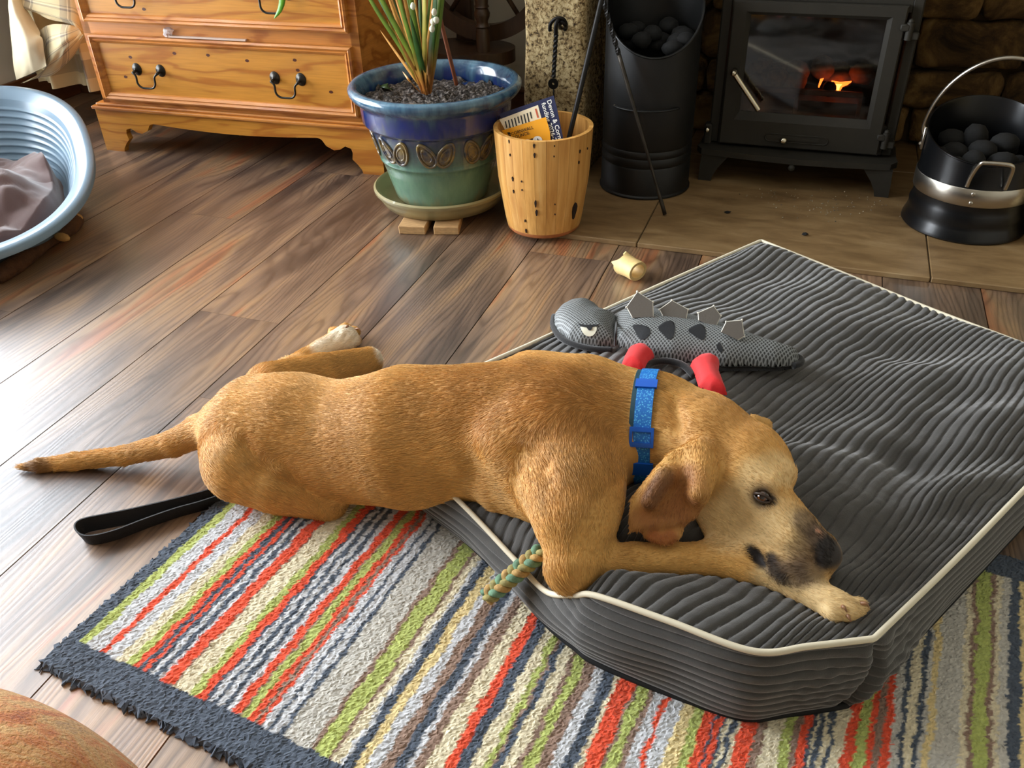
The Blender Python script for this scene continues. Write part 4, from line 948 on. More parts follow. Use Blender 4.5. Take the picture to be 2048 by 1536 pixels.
def cloth(name, fn, m_, mu=70, nv=50):
    s, q = np.meshgrid(np.linspace(0, 1, mu), np.linspace(0, 1, nv), indexing='ij'); V = fn(s, q); Vf = V.reshape(-1, 3)
    N = np.zeros_like(V); N = np.cross(np.gradient(V, axis=0), np.gradient(V, axis=1)); N /= np.linalg.norm(N, axis=-1, keepdims=True) + 1e-9
    A = np.vstack([Vf, (V - N * 0.002).reshape(-1, 3)]); n = mu * nv; F = gridF(mu, nv).tolist(); F += [[n + i for i in f[::-1]] for f in F]
    o = mk(name, A, F, m_, curt, smooth=True); at = o.data.attributes.new('cloth', 'FLOAT_VECTOR', 'POINT')
    w = np.stack([s * 0.62, q * 1.2, 0 * s], -1).reshape(-1, 3); at.data.foreach_set('vector', np.vstack([w, w]).astype(np.float32).ravel()); return o
def c_main(s, q):
    x = -2.88 + 0.42 * s; y = 2.62 + 0.035 * np.sin(s * 15) + 0.02 * np.sin(s * 31 + 1) * (1 - q); z = 0.13 + 1.95 * q + 0.0 * s
    return np.stack([x + 0.01 * np.sin(q * 9), y, z], -1)
cloth('hanging_panel', c_main, MAT_PLAID, 80, 60)
def px_sheet(rows, lift=0.0, mu=40, nv=30, puff=0.03, wav=0.006, seed=0):
    """sheet through a few pixel rows, each point given with its depth y"""
    R = np.array([[Wy(x, y, Y) for x, y, Y in r] for r in rows])
    def fn(s, q):
        rr = np.array([cr(r, s.shape[0]) for r in R]); V = np.array([cr(rr[:, i], s.shape[1]) for i in range(s.shape[0])])
        nz = vnoise(np.stack([s.ravel() * 6, q.ravel() * 6], 1), 1.0, seed).reshape(s.shape)
        V[..., 1] += wav * nz - puff * np.sin(np.pi * s) * np.sin(np.pi * q); return V
    return fn
# lining turned outwards, and the hem swept up towards the chest
cloth('turned_lining', px_sheet([[(32, 160, 2.50), (60, 148, 2.47), (94, 132, 2.46)], [(24, 90, 2.51), (58, 92, 2.46), (84, 80, 2.46)], [(17, 15, 2.53), (40, 18, 2.50), (78, 62, 2.50)], [(14, -40, 2.55), (26, -30, 2.54), (50, 10, 2.55)]], seed=2), MAT_LINING, 40, 40)
cloth('swept_hem', px_sheet([[(40, 168, 2.56), (70, 158, 2.53), (105, 150, 2.52), (140, 120, 2.52), (166, 76, 2.50)], [(84, 148, 2.52), (100, 130, 2.50), (122, 112, 2.49), (145, 92, 2.49), (164, 70, 2.50)], [(92, 125, 2.50), (100, 100, 2.49), (118, 88, 2.48), (142, 74, 2.48), (160, 62, 2.51)], [(78, 62, 2.52), (92, 52, 2.51), (110, 48, 2.50), (138, 50, 2.50), (150, 52, 2.52)]], seed=5, puff=0.02), MAT_PLAID, 60, 40)
cloth('upper_fold', px_sheet([[(30, 12, 2.53), (60, 22, 2.52), (100, 38, 2.51), (150, 52, 2.52), (166, 66, 2.53)], [(26, -5, 2.55), (60, 5, 2.53), (100, 15, 2.52), (145, 25, 2.53), (158, 35, 2.54)], [(20, -60, 2.56), (60, -60, 2.54), (100, -60, 2.53), (140, -60, 2.55), (150, -60, 2.55)]], seed=7, puff=0.01), MAT_PLAID, 60, 30)

# ================================================================ plastic dog basket with blanket
def make_basket():
    MAT_PL = mat('blue_grey_plastic', c255(118, 142, 160), 0.28, bmp=0.05, bs=300, bd=0.0005)
    pc, qc = -0.425, -2.86; n = 140; th = np.linspace(0, 2 * math.pi, n, endpoint=False)
    def se(a): return np.sign(np.cos(a)) * np.abs(np.cos(a)) ** 0.82, np.sign(np.sin(a)) * np.abs(np.sin(a)) ** 0.82
    cx, sx = se(th)
    def ringp(f, zf):
        p = pc + 0.385 * f * cx; q = qc + 0.56 * f * sx; x = (p + q) / math.sqrt(2); y = (p - q) / math.sqrt(2)
        return np.stack([x, y, zf], -1)
    # rim height: high at the back end (q low), low at the entry side near the viewer
    back = np.clip((-sx + 1) / 2, 0, 1); hz = 0.102 + 0.150 * back ** 0.9
    rows = []
    for f, u in ((0.74, 0.0), (0.77, 0.10), (0.81, 0.4), (0.865, 0.75), (0.90, 0.90)): rows.append(ringp(f, 0.012 + (hz - 0.012) * u))
    for f, dz in ((0.99, -0.022), (1.0, -0.020), (1.0, -0.004), (0.992, 0.0), (0.948, 0.002), (0.936, -0.002)): rows.append(ringp(f, hz + dz))
    for u in np.linspace(0.90, 0.12, 120):                         # ribbed inside wall
        st = 0.008 * math.exp(-((((u * 11) % 1) - 0.5) / 0.2) ** 2)
        rows.append(ringp(0.70 + 0.185 * u ** 0.9 - st * (u < 0.80), 0.016 + (hz - 0.016) * u))
    rows.append(ringp(0.68, 0.02 + 0 * th)); rows.append(ringp(0.30, 0.02 + 0 * th))
    V = np.vstack(rows); F = gridF(len(rows), n, False, True).tolist(); F += [list(range(n)), [(len(rows) - 1) * n + k for k in range(n)]]
    bk = thing('dog_basket', 'blue-grey plastic dog basket with ribbed inside by the curtain', 'dog bed', (-2.23, 1.64, 0))
    fixn(mk('shell', V, F, MAT_PL, bk, smooth=True, angle=50))
    # blanket heaped inside
    a, r = np.meshgrid(np.linspace(0, 2 * math.pi, 130), np.linspace(0, 1, 50), indexing='ij'); c_, s_ = se(a)
    p = pc + 0.385 * 0.70 * r * c_; q = qc + 0.56 * 0.70 * r * s_; x = (p + q) / math.sqrt(2); y = (p - q) / math.sqrt(2); Q = np.stack([x.ravel(), y.ravel()], 1)
    wq = np.stack([Q[:, 0] + 0.05 * vnoise(Q, 5, 3), Q[:, 1] + 0.05 * vnoise(Q, 5, 4)], 1)
    z = 0.070 + 0.040 * vnoise(wq, 7, 1) + 0.030 * np.abs(vnoise(wq, 10, 2)) + 0.004 * vnoise(Q, 40, 5)
    hump = np.exp(-(((x - -2.18) / 0.17) ** 2 + ((y - 1.80) / 0.16) ** 2)).ravel(); z = (z + 0.05 * hump).reshape(x.shape); z = z * np.clip((1.0 - r) / 0.08, 0.25, 1)
    V = np.stack([x, y, np.maximum(z, 0.024)], -1).reshape(-1, 3)
    o = mk('fleece_blanket', V, gridF(130, 50), mat('brown_fleece', c255(98, 72, 68), 0.95, bmp=0.4, bs=500, bd=0.001, sheen=0.5), smooth=True); fixn(o)
    tag(o, 'mauve brown fleece blanket crumpled inside the plastic dog basket', 'blanket')
make_basket()
P = cr([W(-10, 556, 0.02), W(45, 520, 0.021), W(95, 488, 0.021), W(130, 462, 0.021), W(154, 438, 0.022)], 30)
rr = 0.018 + 0.006 * np.sin(np.linspace(0, 9, 30)); st_ = thing('chew_stick', 'knobbly brown chew root with pale ends beside the dog basket', 'dog chew', tuple(W(95, 488, 0)))
mk('root', *tube(P, rr, 12), mat('brown_root', c255(84, 52, 26), 0.8, var=0.4, vs=40, bmp=0.6, bs=80, bd=0.004), st_, smooth=True)
MAT_PALE = mat('pale_cut_wood', c255(196, 150, 86), 0.8, var=0.15, vs=60)
V, F = ico(W(122, 474, 0.034), 0.015, 2, (1.7, 0.8, 0.8), 0.2, 1); mk('chewed_patch', V, F, MAT_PALE, st_, smooth=True)
V, F = ico(W(155, 437, 0.026), 0.017, 2, (1, 0.8, 0.9), 0.3, 2); mk('chewed_patch', V, F, MAT_PALE, st_, smooth=True)

# ================================================================ glazed pot with plant, saucer and blocks
PC = np.array([-1.006, 2.208, 0.0])
MAT_BLOCK = mat('offcut_wood', c255(190, 150, 100), 0.8, var=0.2, vs=30, stretch=(1, 8, 8))
def block(x0p, x1p, lab):
    a = W(x0p[0], x0p[1], 0.0); c = W(x1p[0], x1p[1], 0.0); d = (c - a)[:2]; L = np.linalg.norm(d); ang = math.atan2(d[1], d[0])
    V, F = box(0, L, 0, 0.20, 0, 0.024, 0.002); V = rotz(V, ang) + np.array([a[0], a[1], 0]); tag(mk('wood_block', V, F, MAT_BLOCK), lab, 'wood block')
block((798, 468), (851, 470), 'pale wood offcut under the pot saucer, beside the chest foot')
block((868, 470), (918, 470), 'pale wood offcut under the pot saucer, towards the wooden basket')
MAT_SAUCER = mat('olive_glaze', c255(150, 140, 100), 0.3, var=0.15, vs=6, coat=0.4)
o = mk('pot_saucer', *lathe([(0.0, 0.025), (0.160, 0.025), (0.172, 0.028), (0.186, 0.050), (0.190, 0.060), (0.198, 0.066), (0.199, 0.074), (0.193, 0.078), (0.184, 0.074), (0.172, 0.050), (0.16, 0.042), (0.0, 0.042)], 72, PC), MAT_SAUCER, smooth=True, angle=50); fixn(o)
tag(o, 'olive green glazed saucer under the big blue pot', 'saucer')
m, t, b = nt('drip_glaze')
v = coords(t, (1, 1, 1)); sx = node(t, 'ShaderNodeSeparateXYZ'); t.links.new(v, sx.inputs[0])
dr = noise(t, coords(t, (26, 26, 2.2)), 1.0, 4, 0.6); ad = node(t, 'ShaderNodeMath', operation='MULTIPLY_ADD', i_1=0.16); t.links.new(dr, ad.inputs[0]); t.links.new(sx.outputs[2], ad.inputs[2])
sb = node(t, 'ShaderNodeMapRange', i_1=0.06, i_2=0.46); t.links.new(ad.outputs[0], sb.inputs[0])
gc = ramp(t, sb.outputs[0], [(0.0, c255(160, 146, 104)), (0.12, c255(122, 150, 128)), (0.30, c255(104, 138, 114)), (0.40, c255(86, 116, 104)), (0.50, c255(70, 84, 88)), (0.60, c255(52, 62, 98)), (0.66, c255(28, 44, 112)), (0.73, c255(28, 50, 102)), (0.79, c255(50, 78, 104)), (0.88, c255(86, 120, 140))])
gm = mix(t, 0.5, gc, ramp(t, noise(t, coords(t, (14, 14, 3)), 2, 5, 0.65), [(0.3, (0.55, 0.6, 0.7)), (0.65, (1.15, 1.15, 1.1))]), 'MULTIPLY')
t.links.new(gm, b.inputs['Base Color']); b.inputs['Roughness'].default_value = 0.16; b.inputs['Coat Weight'].default_value = 0.5
bump(t, b, noise(t, coords(t), 30, 3), 0.05, 0.004); MAT_GLAZE = m
plant = thing('potted_plant', 'strap-leaved plant in a big blue and green drip-glazed pot', 'potted plant', tuple(PC + np.array([0, 0, 0.042])))
Z0 = 0.043
def pot_r(z): return 0.132 + (z - Z0) * (0.205 - 0.132) / 0.26
prof = [(0.0, Z0), (0.128, Z0), (0.134, Z0 + 0.006)] + [(pot_r(z), z) for z in np.linspace(Z0 + 0.02, 0.160, 8)] + [(pot_r(0.164) + 0.004, 0.163), (pot_r(0.168) + 0.003, 0.168), (pot_r(0.172), 0.172)] + [(pot_r(z), z) for z in np.linspace(0.18, 0.255, 6)] + [(pot_r(0.26) + 0.002, 0.258), (0.203, 0.264), (0.207, 0.270), (0.210, 0.312), (0.214, 0.322), (0.229, 0.333), (0.237, 0.345), (0.238, 0.356), (0.230, 0.364), (0.218, 0.364), (0.208, 0.354), (0.200, 0.335), (0.199, 0.310), (0.0, 0.305)]
pot = mk('pot', *lathe(prof, 96, (PC[0], PC[1], 0)), MAT_GLAZE, plant, smooth=True, angle=60); fixn(pot)
MAT_RELIEF = mat('ochre_relief_glaze', c255(140, 116, 54), 0.25, var=0.5, vs=40, coat=0.5, col2=c255(40, 52, 74))
def on_pot(a, z, e=0.0): r = pot_r(z) + e; return np.array([PC[0] + r * math.cos(a), PC[1] + r * math.sin(a), z])
NG = 9
for g_ in range(NG):
    a0 = 2 * math.pi * g_ / NG - 1.9
    for sg in (-1, 1):
        parts = []
        for sc, rad in ((1.0, 0.0042), (0.55, 0.0036)):
            P = []
            for q in np.linspace(0, 2 * math.pi, 26, endpoint=False):
                lx = 0.020 * sc * math.sin(q) * (1 - 0.25 * math.cos(q)); lz = 0.036 * sc * math.cos(q)
                ca, sa = math.cos(0.42 * sg), math.sin(0.42 * sg); X = lx * ca + lz * sa; Z = -lx * sa + lz * ca
                P.append(on_pot(a0 + (sg * 0.026 + X) / 0.18, 0.214 + Z, 0.001))
            parts.append(tube(P, rad, 6, closed=True))
        A_, R_ = np.meshgrid(np.linspace(0, 2 * math.pi, 20, endpoint=False), np.linspace(0, 1, 6), indexing='ij'); dm = []
        for q, rr in zip(A_.ravel(), R_.ravel()):
            lx = 0.019 * rr * math.sin(q) * (1 - 0.25 * math.cos(q)); lz = 0.035 * rr * math.cos(q); ca, sa = math.cos(0.42 * sg), math.sin(0.42 * sg); X = lx * ca + lz * sa; Z = -lx * sa + lz * ca
            dm.append(on_pot(a0 + (sg * 0.026 + X) / 0.18, 0.214 + Z, 0.0035 * math.sqrt(max(0, 1 - rr * rr)) - 0.0005))
        parts.append((np.array(dm), gridF(20, 6, True, False).tolist()))
        mk('leaf_relief', *join(*parts), MAT_RELIEF, pot, smooth=True)
a_, r_ = np.meshgrid(np.linspace(0, 2 * math.pi, 120), np.linspace(0, 1, 60), indexing='ij')
X = PC[0] + 0.196 * r_ * np.cos(a_); Y = PC[1] + 0.196 * r_ * np.sin(a_); Q = np.stack([X.ravel(), Y.ravel()], 1)
Zs = 0.322 + 0.010 * np.clip(vnoise(Q, 8, 1), -1, 1) + 0.009 * vnoise(Q, 90, 2) + 0.006 * vnoise(Q, 45, 3)
ms_, t, b = nt('bark_soil'); t.links.new(ramp(t, noise(t, coords(t), 120, 4, 0.7), [(0.36, c255(20, 17, 15)), (0.5, c255(58, 50, 44)), (0.60, c255(122, 114, 108)), (0.75, c255(170, 164, 158))]), b.inputs['Base Color']); b.inputs['Roughness'].default_value = 0.95; bump(t, b, noise(t, coords(t), 150, 4), 0.8, 0.004)
o = mk('soil', np.column_stack([Q, Zs]), gridF(120, 60), ms_, plant, smooth=True); fixn(o)
MAT_LG = [mat('strap_leaf_%s' % n_, c1, 0.42, var=0.2, vs=14, stretch=(1, 1, 0.3)) for n_, c1 in (('green', c255(84, 104, 28)), ('olive', c255(122, 116, 36)), ('straw', c255(186, 128, 58)), ('deep', c255(48, 74, 26)))]
MAT_STRAP = attr_mat('strap_leaf', 'Col', 0.42, spec=0.5)
LCOL = [np.array(c255(*q)) for q in ((92, 116, 30), (140, 130, 40), (196, 140, 66), (46, 78, 26))]; STRAW = np.array(c255(176, 112, 48))
def leaf_col(o, k, n):
    s = np.repeat(np.linspace(0, 1, n), 6)[:, None]; w = np.clip((s - 0.10) / 0.25, 0, 1); C = STRAW * (1 - w) + LCOL[k] * w
    set_col(o, np.clip(C * (1 + 0.15 * np.sin(s * 40 + k)), 0, 1))
PB = W(850, 182, 0.328)               # where the stems leave the soil
gp = random.Random(12)
leafs = [((742, 0), 0), ((750, -20), 3), ((765, 0), 0), ((770, 10), 2), ((785, 0), 3), ((800, 0), 0), ((808, -10), 2), ((815, 0), 0), ((830, 0), 2), ((840, -10), 3), ((850, 0), 1), ((862, 0), 0), ((872, 0), 3), ((880, 0), 0), ((885, -10), 0), ((775, 40), 1), ((790, 20), 2), ((868, 30), 2), ((820, 30), 3), ((856, 20), 2), ((760, 60), 2), ((805, 50), 1), ((778, -5), 2), ((795, 5), 2), ((822, -5), 0), ((845, 10), 2), ((856, -10), 0), ((866, 0), 2), ((788, 60), 2), ((834, 40), 2), ((876, 20), 1)]
for k, ((x, y), c_) in enumerate(leafs):
    yy = PC[1] + gp.uniform(-0.09, 0.06); e = Wy(x, y, yy); base = PB + np.array([gp.uniform(-0.012, 0.012), gp.uniform(-0.008, 0.02), -0.008])
    d = e - base; out = np.array([d[0], d[1], 0]) * gp.uniform(0.1, 0.5); P = [base, base + d * 0.5 - out * 0.15, e, e + d * gp.uniform(0.5, 0.9) + out * 0.5 + np.array([0, 0, 0.05])]
    if y > 25: P = [base, base + d * 0.5, e]
    wd = gp.uniform(0.0055, 0.0095) if c_ != 2 else gp.uniform(0.0035, 0.0055)
    o = mk('leaf', *leafblade(P, wd, (0.1 * gp.uniform(-3, 3), -1, 0.2), 0.35, 22), MAT_STRAP, plant, smooth=True); leaf_col(o, c_, 22)
MAT_CANE = mat('bamboo_cane', c255(176, 112, 58), 0.5, var=0.2, vs=30); MAT_CANE2 = mat('reddish_cane', c255(126, 66, 34), 0.5, var=0.2, vs=30)
a = W(857, 185, 0.31); c = Wy(853, 85, a[1] - 0.005); P = np.linspace(a - np.array([0, 0, 0.02]), c, 14); rr = 0.0066 + 0.0006 * (np.arange(14) % 5 == 2)
mk('cane', *tube(P, rr, 12), MAT_CANE, plant, smooth=True, angle=50)
a = W(917, 175, 0.305); c = Wy(884, 45, a[1] - 0.02); mk('cane', *tube(np.linspace(a - np.array([0, 0, 0.02]), c + (c - a) * 1.2, 12), 0.0058, 12), MAT_CANE2, plant, smooth=True)
a = W(846, 184, 0.31); c = Wy(832, 20, a[1] + 0.01); mk('cane', *tube(cr([a - np.array([0, 0, 0.02]), (a + c) / 2 + np.array([-0.01, 0, 0]), c, c + (c - a)], 20), 0.0042, 10), MAT_CANE2, plant, smooth=True)
a = W(842, 180, 0.31); c = Wy(826, 30, a[1] + 0.02); mk('woody_stem', *tube(cr([a, (a + c) / 2 + np.array([0.006, 0, 0]), c, c + (c - a) * 0.8 + np.array([0.02, 0, 0])], 20), np.linspace(0.006, 0.012, 20), 10), mat('woody_stem_bark', c255(86, 70, 48), 0.8, var=0.3, vs=60), plant, smooth=True)
o = mk('leaf', *leafblade([W(842, 186, 0.312), Wy(822, 165, 2.07), Wy(805, 143, 2.08)], 0.0032, (0, -1, 0.3), 0.2, 14), MAT_LG[2], plant, smooth=True)
mk('leaf', *leafblade([W(785, 180, 0.32), W(772, 172, 0.335), W(759, 172, 0.325)], 0.012, (0, -0.4, 1), 0.15, 14), MAT_LG[3], plant, smooth=True)
for x, y in ((868, 25), (866, 45), (872, 40), (826, 12), (864, 58)):
    V, F = ico(Wy(x, y, 2.12), 0.007, 2, (1, 1, 1.3), 0.15, x); mk('pale_bud', V, F, mat('pale_bud_%d' % x, c255(206, 206, 180), 0.5), plant, smooth=True)

# ================================================================ spinning wheel behind the pot
MAT_DKW = mat('dark_turned_wood', c255(62, 44, 30), 0.35, var=0.3, vs=10, stretch=(6, 6, 1))
sw = thing('spinning_wheel', 'dark wooden spinning wheel with turned post behind the pot', 'spinning wheel', (-1.04, 2.78, 0))
YW = 2.80; wc_ = Wy(972, 80, YW); cw = np.array([wc_[0], YW, wc_[2] + 0.245])
th = np.linspace(0, 2 * math.pi, 80, endpoint=False); rows = []
for r, dy in ((0.245, -0.018), (0.245, 0.018), (0.196, 0.018), (0.196, -0.018)): rows.append(np.stack([cw[0] + r * np.cos(th), YW + dy + 0 * th, cw[2] + r * np.sin(th)], -1))
fixn(mk('wheel_rim', np.vstack(rows), gridF(4, 80, True, True), MAT_DKW, sw, smooth=True, angle=40))
for q in np.arange(0, 2 * math.pi, math.pi / 5) + 0.3: mk('spoke', *tube([cw + 0.03 * np.array([math.cos(q), 0, math.sin(q)]), cw + 0.2 * np.array([math.cos(q), 0, math.sin(q)])], 0.008, 8), MAT_DKW, sw, smooth=True)
V, F = lathe([(0, -0.03), (0.03, -0.028), (0.036, 0), (0.03, 0.028), (0, 0.03)], 20); mk('hub', np.stack([V[:, 0], V[:, 2], V[:, 1]], 1) + cw, F, MAT_DKW, sw, smooth=True)
pb = Wy(967, 100, 2.72); zb_ = pb[2]
mk('turned_post', *lathe([(0.022, zb_ - 0.02), (0.022, zb_ + 0.06), (0.019, zb_ + 0.068), (0.024, zb_ + 0.073), (0.019, zb_ + 0.080), (0.018, zb_ + 0.088), (0.025, zb_ + 0.104), (0.026, zb_ + 0.112), (0.019, zb_ + 0.126), (0.024, zb_ + 0.131), (0.020, zb_ + 0.138), (0.023, zb_ + 0.16), (0.023, zb_ + 0.185), (0.018, zb_ + 0.192), (0.024, zb_ + 0.2), (0.020, zb_ + 0.3), (0.016, zb_ + 0.45)], 28, (pb[0], pb[1], 0), True, True), MAT_DKW, sw, smooth=True, angle=60)
pb2 = Wy(930, 60, 2.86); mk('back_upright', *box(pb2[0] - 0.03, pb2[0] + 0.03, 2.85, 2.88, zb_ - 0.02, zb_ + 0.55, 0.004), MAT_DKW, sw)
tb = [(math.cos(q) * 0.17 * (1.0 if abs(math.cos(q)) < 0.8 else 1.0), math.sin(q) * 0.12) for q in np.linspace(0, 2 * math.pi, 40, endpoint=False)]
fixn(mk('bench', *prism(tb, (pb[0] - 0.085, 2.775, zb_ - 0.045), (1, 0, 0), (0, 1, 0), 0.04), MAT_DKW, sw, smooth=True, angle=40))
for dx, dy in ((-0.14, 0.0), (0.10, -0.06), (0.10, 0.07)):
    p0 = np.array([pb[0] - 0.085 + dx * 0.8, 2.775 + dy, zb_ - 0.04]); p1 = np.array([pb[0] - 0.085 + dx * 1.1, 2.775 + dy * 1.2, 0.0]); mk('leg', *tube(np.linspace(p0, p1, 8), np.array([.014, .016, .019, .014, .018, .016, .013, .012]), 12), MAT_DKW, sw, smooth=True)

# ================================================================ stave basket with leaflets and fire irons
BC = np.array([-0.672, 2.132, HZ]); BR0, BR1, BH = 0.101, 0.130, 0.276
def stave_wood(name):
    m, t, b = nt(name); v = coords(t, (30, 30, 1.5), rnd=True); oi = node(t, 'ShaderNodeObjectInfo')
    c = ramp(t, noise(t, v, 2, 4), [(0.3, c255(196, 138, 66)), (0.55, c255(222, 168, 92)), (0.75, c255(236, 190, 118))])
    c = mix(t, 1.0, c, ramp(t, oi.outputs['Random'], [(0, (0.84, 0.8, 0.74)), (1, (1.1, 1.08, 1.05))]), 'MULTIPLY')
    t.links.new(c, b.inputs['Base Color']); b.inputs['Roughness'].default_value = 0.45; bump(t, b, noise(t, coords(t, (60, 60, 4)), 3, 3), 0.15, 0.001); return m
MAT_STAVE = stave_wood('cedar_stave')
bas = thing('stave_basket', 'round basket of pale wooden staves with dark knot holes on the hearth', 'basket', tuple(BC))
NS = 26; st_obj = []
for k in range(NS):
    a0, a1 = 2 * math.pi * k / NS, 2 * math.pi * (k + 1) / NS - 0.004; rows = []
    for z, r in ((0.0, BR0), (0.02, BR0 + 0.004), (BH * 0.5, (BR0 + BR1) / 2 + 0.006), (BH, BR1)):
        for rr in (r, r - 0.011):
            for q in np.linspace(a0, a1, 4): rows.append((BC[0] + rr * math.cos(q), BC[1] + rr * math.sin(q), BC[2] + 0.012 + z * (BH - 0.012) / BH))
    V = np.array(rows); F = []
    for i in range(3):
        for j in range(3):
            F.append([i * 8 + j, i * 8 + j + 1, i * 8 + 8 + j + 1, i * 8 + 8 + j]); F.append([i * 8 + 4 + j + 1, i * 8 + 4 + j, i * 8 + 12 + j, i * 8 + 12 + j + 1])
        F.append([i * 8, i * 8 + 8, i * 8 + 12, i * 8 + 4]); F.append([i * 8 + 3, i * 8 + 7, i * 8 + 15, i * 8 + 11])
    for i in (0, 3):
        for j in range(3): F.append([i * 8 + j, i * 8 + j + 1, i * 8 + 4 + j + 1, i * 8 + 4 + j])
    st_obj.append(fixn(mk('stave', V, F, MAT_STAVE, bas)))
mk('base', *lathe([(0.0, 0.0), (BR0 - 0.006, 0.0), (BR0 - 0.001, 0.006), (BR0 - 0.001, 0.013), (BR0 - 0.012, 0.018), (0.0, 0.018)], 48, BC), mat('basket_base_wood', c255(176, 106, 58), 0.5, var=0.2, vs=20), bas, smooth=True, angle=40)
MAT_HOLE = mat('knot_hole_dark', c255(34, 16, 8), 0.8)
def bas_pt(px, py):
    """point of the outer basket face seen through a pixel"""
    d = ray(px, py)
    for t in np.arange(1.6, 2.8, 0.0006):
        p = CAM + d * t; z = p[2] - BC[2]
        if 0 <= z <= BH + 0.003:
            r = BR0 + (BR1 - BR0) * z / BH + 0.006 * math.sin(math.pi * np.clip(z / BH, 0, 1))
            if math.hypot(p[0] - BC[0], p[1] - BC[1]) <= r: return p
    return None
for x, y, w_, h_ in ((1018, 283, 1.2, 4), (1020, 310, 1.2, 3), (1068, 292, 2, 5), (1069, 311, 2, 5.5), (1109, 292, 1.2, 2), (1108, 313, 1.2, 2), (1160, 303, 1.6, 4), (1158, 325, 1.4, 3.5), (1025, 358, 1.5, 5), (1043, 363, 1.3, 2), (1027, 383, 1.2, 4), (1044, 380, 1.2, 2), (1071, 408, 2, 8), (1073, 426, 2.2, 7), (1110, 409, 1.3, 1.6), (1110, 429, 1.2, 1.6), (1050, 442, 1.3, 3), (1052, 462, 1.5, 5), (1149, 422, 6, 19), (1175, 297, 1, 2.5)):
    p = bas_pt(x, y)
    if p is None: continue
    n = np.array([p[0] - BC[0], p[1] - BC[1], -0.02]); n /= np.linalg.norm(n); ex = np.cross([0, 0, 1.0], n); ex /= np.linalg.norm(ex); ey = np.cross(n, ex); sc = depth(p) / F_PX
    P2 = [(w_ * sc * math.cos(q) * (1 + 0.2 * math.sin(3 * q)), h_ * sc * math.sin(q)) for q in np.linspace(0, 2 * math.pi, 12, endpoint=False)]
    k = int(((math.atan2(p[1] - BC[1], p[0] - BC[0])) % (2 * math.pi)) / (2 * math.pi / NS)); mk('knot_hole', *prism(P2, p - n * 0.002, ex, ey, 0.0032), MAT_HOLE, st_obj[k])
def text_mesh(s, size, bold=0.0):
    cu = bpy.data.curves.new('txt', 'FONT'); cu.body = s; cu.size = size; cu.offset = bold; cu.extrude = 0.0; cu.fill_mode = 'FRONT'; cu.resolution_u = 3
    ob = bpy.data.objects.new('txt', cu); COL.objects.link(ob); dg = bpy.context.evaluated_depsgraph_get(); me = bpy.data.meshes.new_from_object(ob.evaluated_get(dg))
    V = np.array([v.co[:] for v in me.vertices]); F = [list(p.vertices) for p in me.polygons]; bpy.data.objects.remove(ob); bpy.data.curves.remove(cu); bpy.data.meshes.remove(me)
    return V, F
class Sheet:
    def __init__(s, tl, tr, bl):
        s.o = np.asarray(tl, float); s.ex = np.asarray(tr) - s.o; s.wd = np.linalg.norm(s.ex); s.ex /= s.wd; ey = np.asarray(bl) - s.o; ey -= s.ex * (ey @ s.ex); s.ey = -ey / np.linalg.norm(ey); s.n = np.cross(s.ex, s.ey)
        if s.n @ (CAM - s.o) < 0: s.n = -s.n
    def pt(s, px, py):
        d = ray(px, py); t = ((s.o - CAM) @ s.n) / (d @ s.n); return CAM + d * t
    def quad(s, pix, e, th=0.0006):
        A = np.array([s.pt(*q) for q in pix]) + s.n * e; n = len(A); V = np.vstack([A, A - s.n * th]); F = [list(range(n)), [n + k for k in range(n)][::-1]] + [[k, n + k, n + (k + 1) % n, (k + 1) % n] for k in range(n)]; return V, F
    def text(s, txt, p0, p1, hpx, e, bold=0.0, flip=False):
        """text from pixel p0 towards p1; its letters stand to the left of that direction"""
        a = s.pt(*p0); d = s.pt(*p1) - a; d /= np.linalg.norm(d); u = np.cross(s.n, d); size = hpx / F_PX * depth(a)
        V, F = text_mesh(txt, size, bold * size); return a + V[:, 0:1] * d + V[:, 1:2] * u + s.n * e, F
sh = Sheet(Wy(998, 226, 2.125), Wy(1108, 192, 2.135), Wy(1005, 300, 2.098))
NAVY = mat('navy_print', c255(38, 42, 74), 0.35); WHT = mat('white_print', c255(240, 238, 230), 0.4); CREAMP = mat('cream_print', c255(238, 222, 188), 0.45); ORG_ = mat('orange_print', c255(244, 166, 24), 0.4); INK = mat('black_print', c255(24, 20, 18), 0.5); REDP = mat('red_print', c255(196, 84, 50), 0.5)
lf = thing('funding_leaflet', 'navy folded leaflet with white lettering standing in the stave basket', 'leaflet', tuple(BC + np.array([0, 0, 0.02])))
fixn(mk('cover', *sh.quad([(998, 228), (1107, 191), (1113, 213), (1128, 285), (1112, 306), (1034, 306)], 0.0, 0.0012), NAVY, lf))
fixn(mk('inside_page', *sh.quad([(999, 239), (1076, 210), (1083, 236), (1100, 300), (1034, 304)], 0.0008), CREAMP, lf))
mk('lettering', *sh.text('Devon & Cornwall', (1094, 201), (1118, 282), 13, 0.0012, 0.012), WHT, lf)
mk('lettering', *sh.text('funding 2026-27', (1083, 207), (1107, 286), 13, 0.0012, 0.012), WHT, lf)
pr_ = []
for k in range(9):
    x0 = 1010 + k * 6.2; y0 = 243 - k * 2.35; ln = 20 if k % 4 else 13; pr_.append(sh.quad([(x0, y0), (x0 + 2.2, y0 - 0.8), (x0 + 2.2 + ln * 0.22, y0 - 0.8 + ln), (x0 + ln * 0.22, y0 + ln)], 0.0016, 0.0002))
mk('small_print', *join(*pr_), INK, lf)
mk('heading', *sh.quad([(1070, 218), (1073, 217), (1078, 235), (1075, 236)], 0.0016, 0.0002), REDP, lf)
of = thing('council_leaflet', 'orange council leaflet standing in front of the navy leaflet', 'leaflet', tuple(BC + np.array([0.01, -0.02, 0.02])))
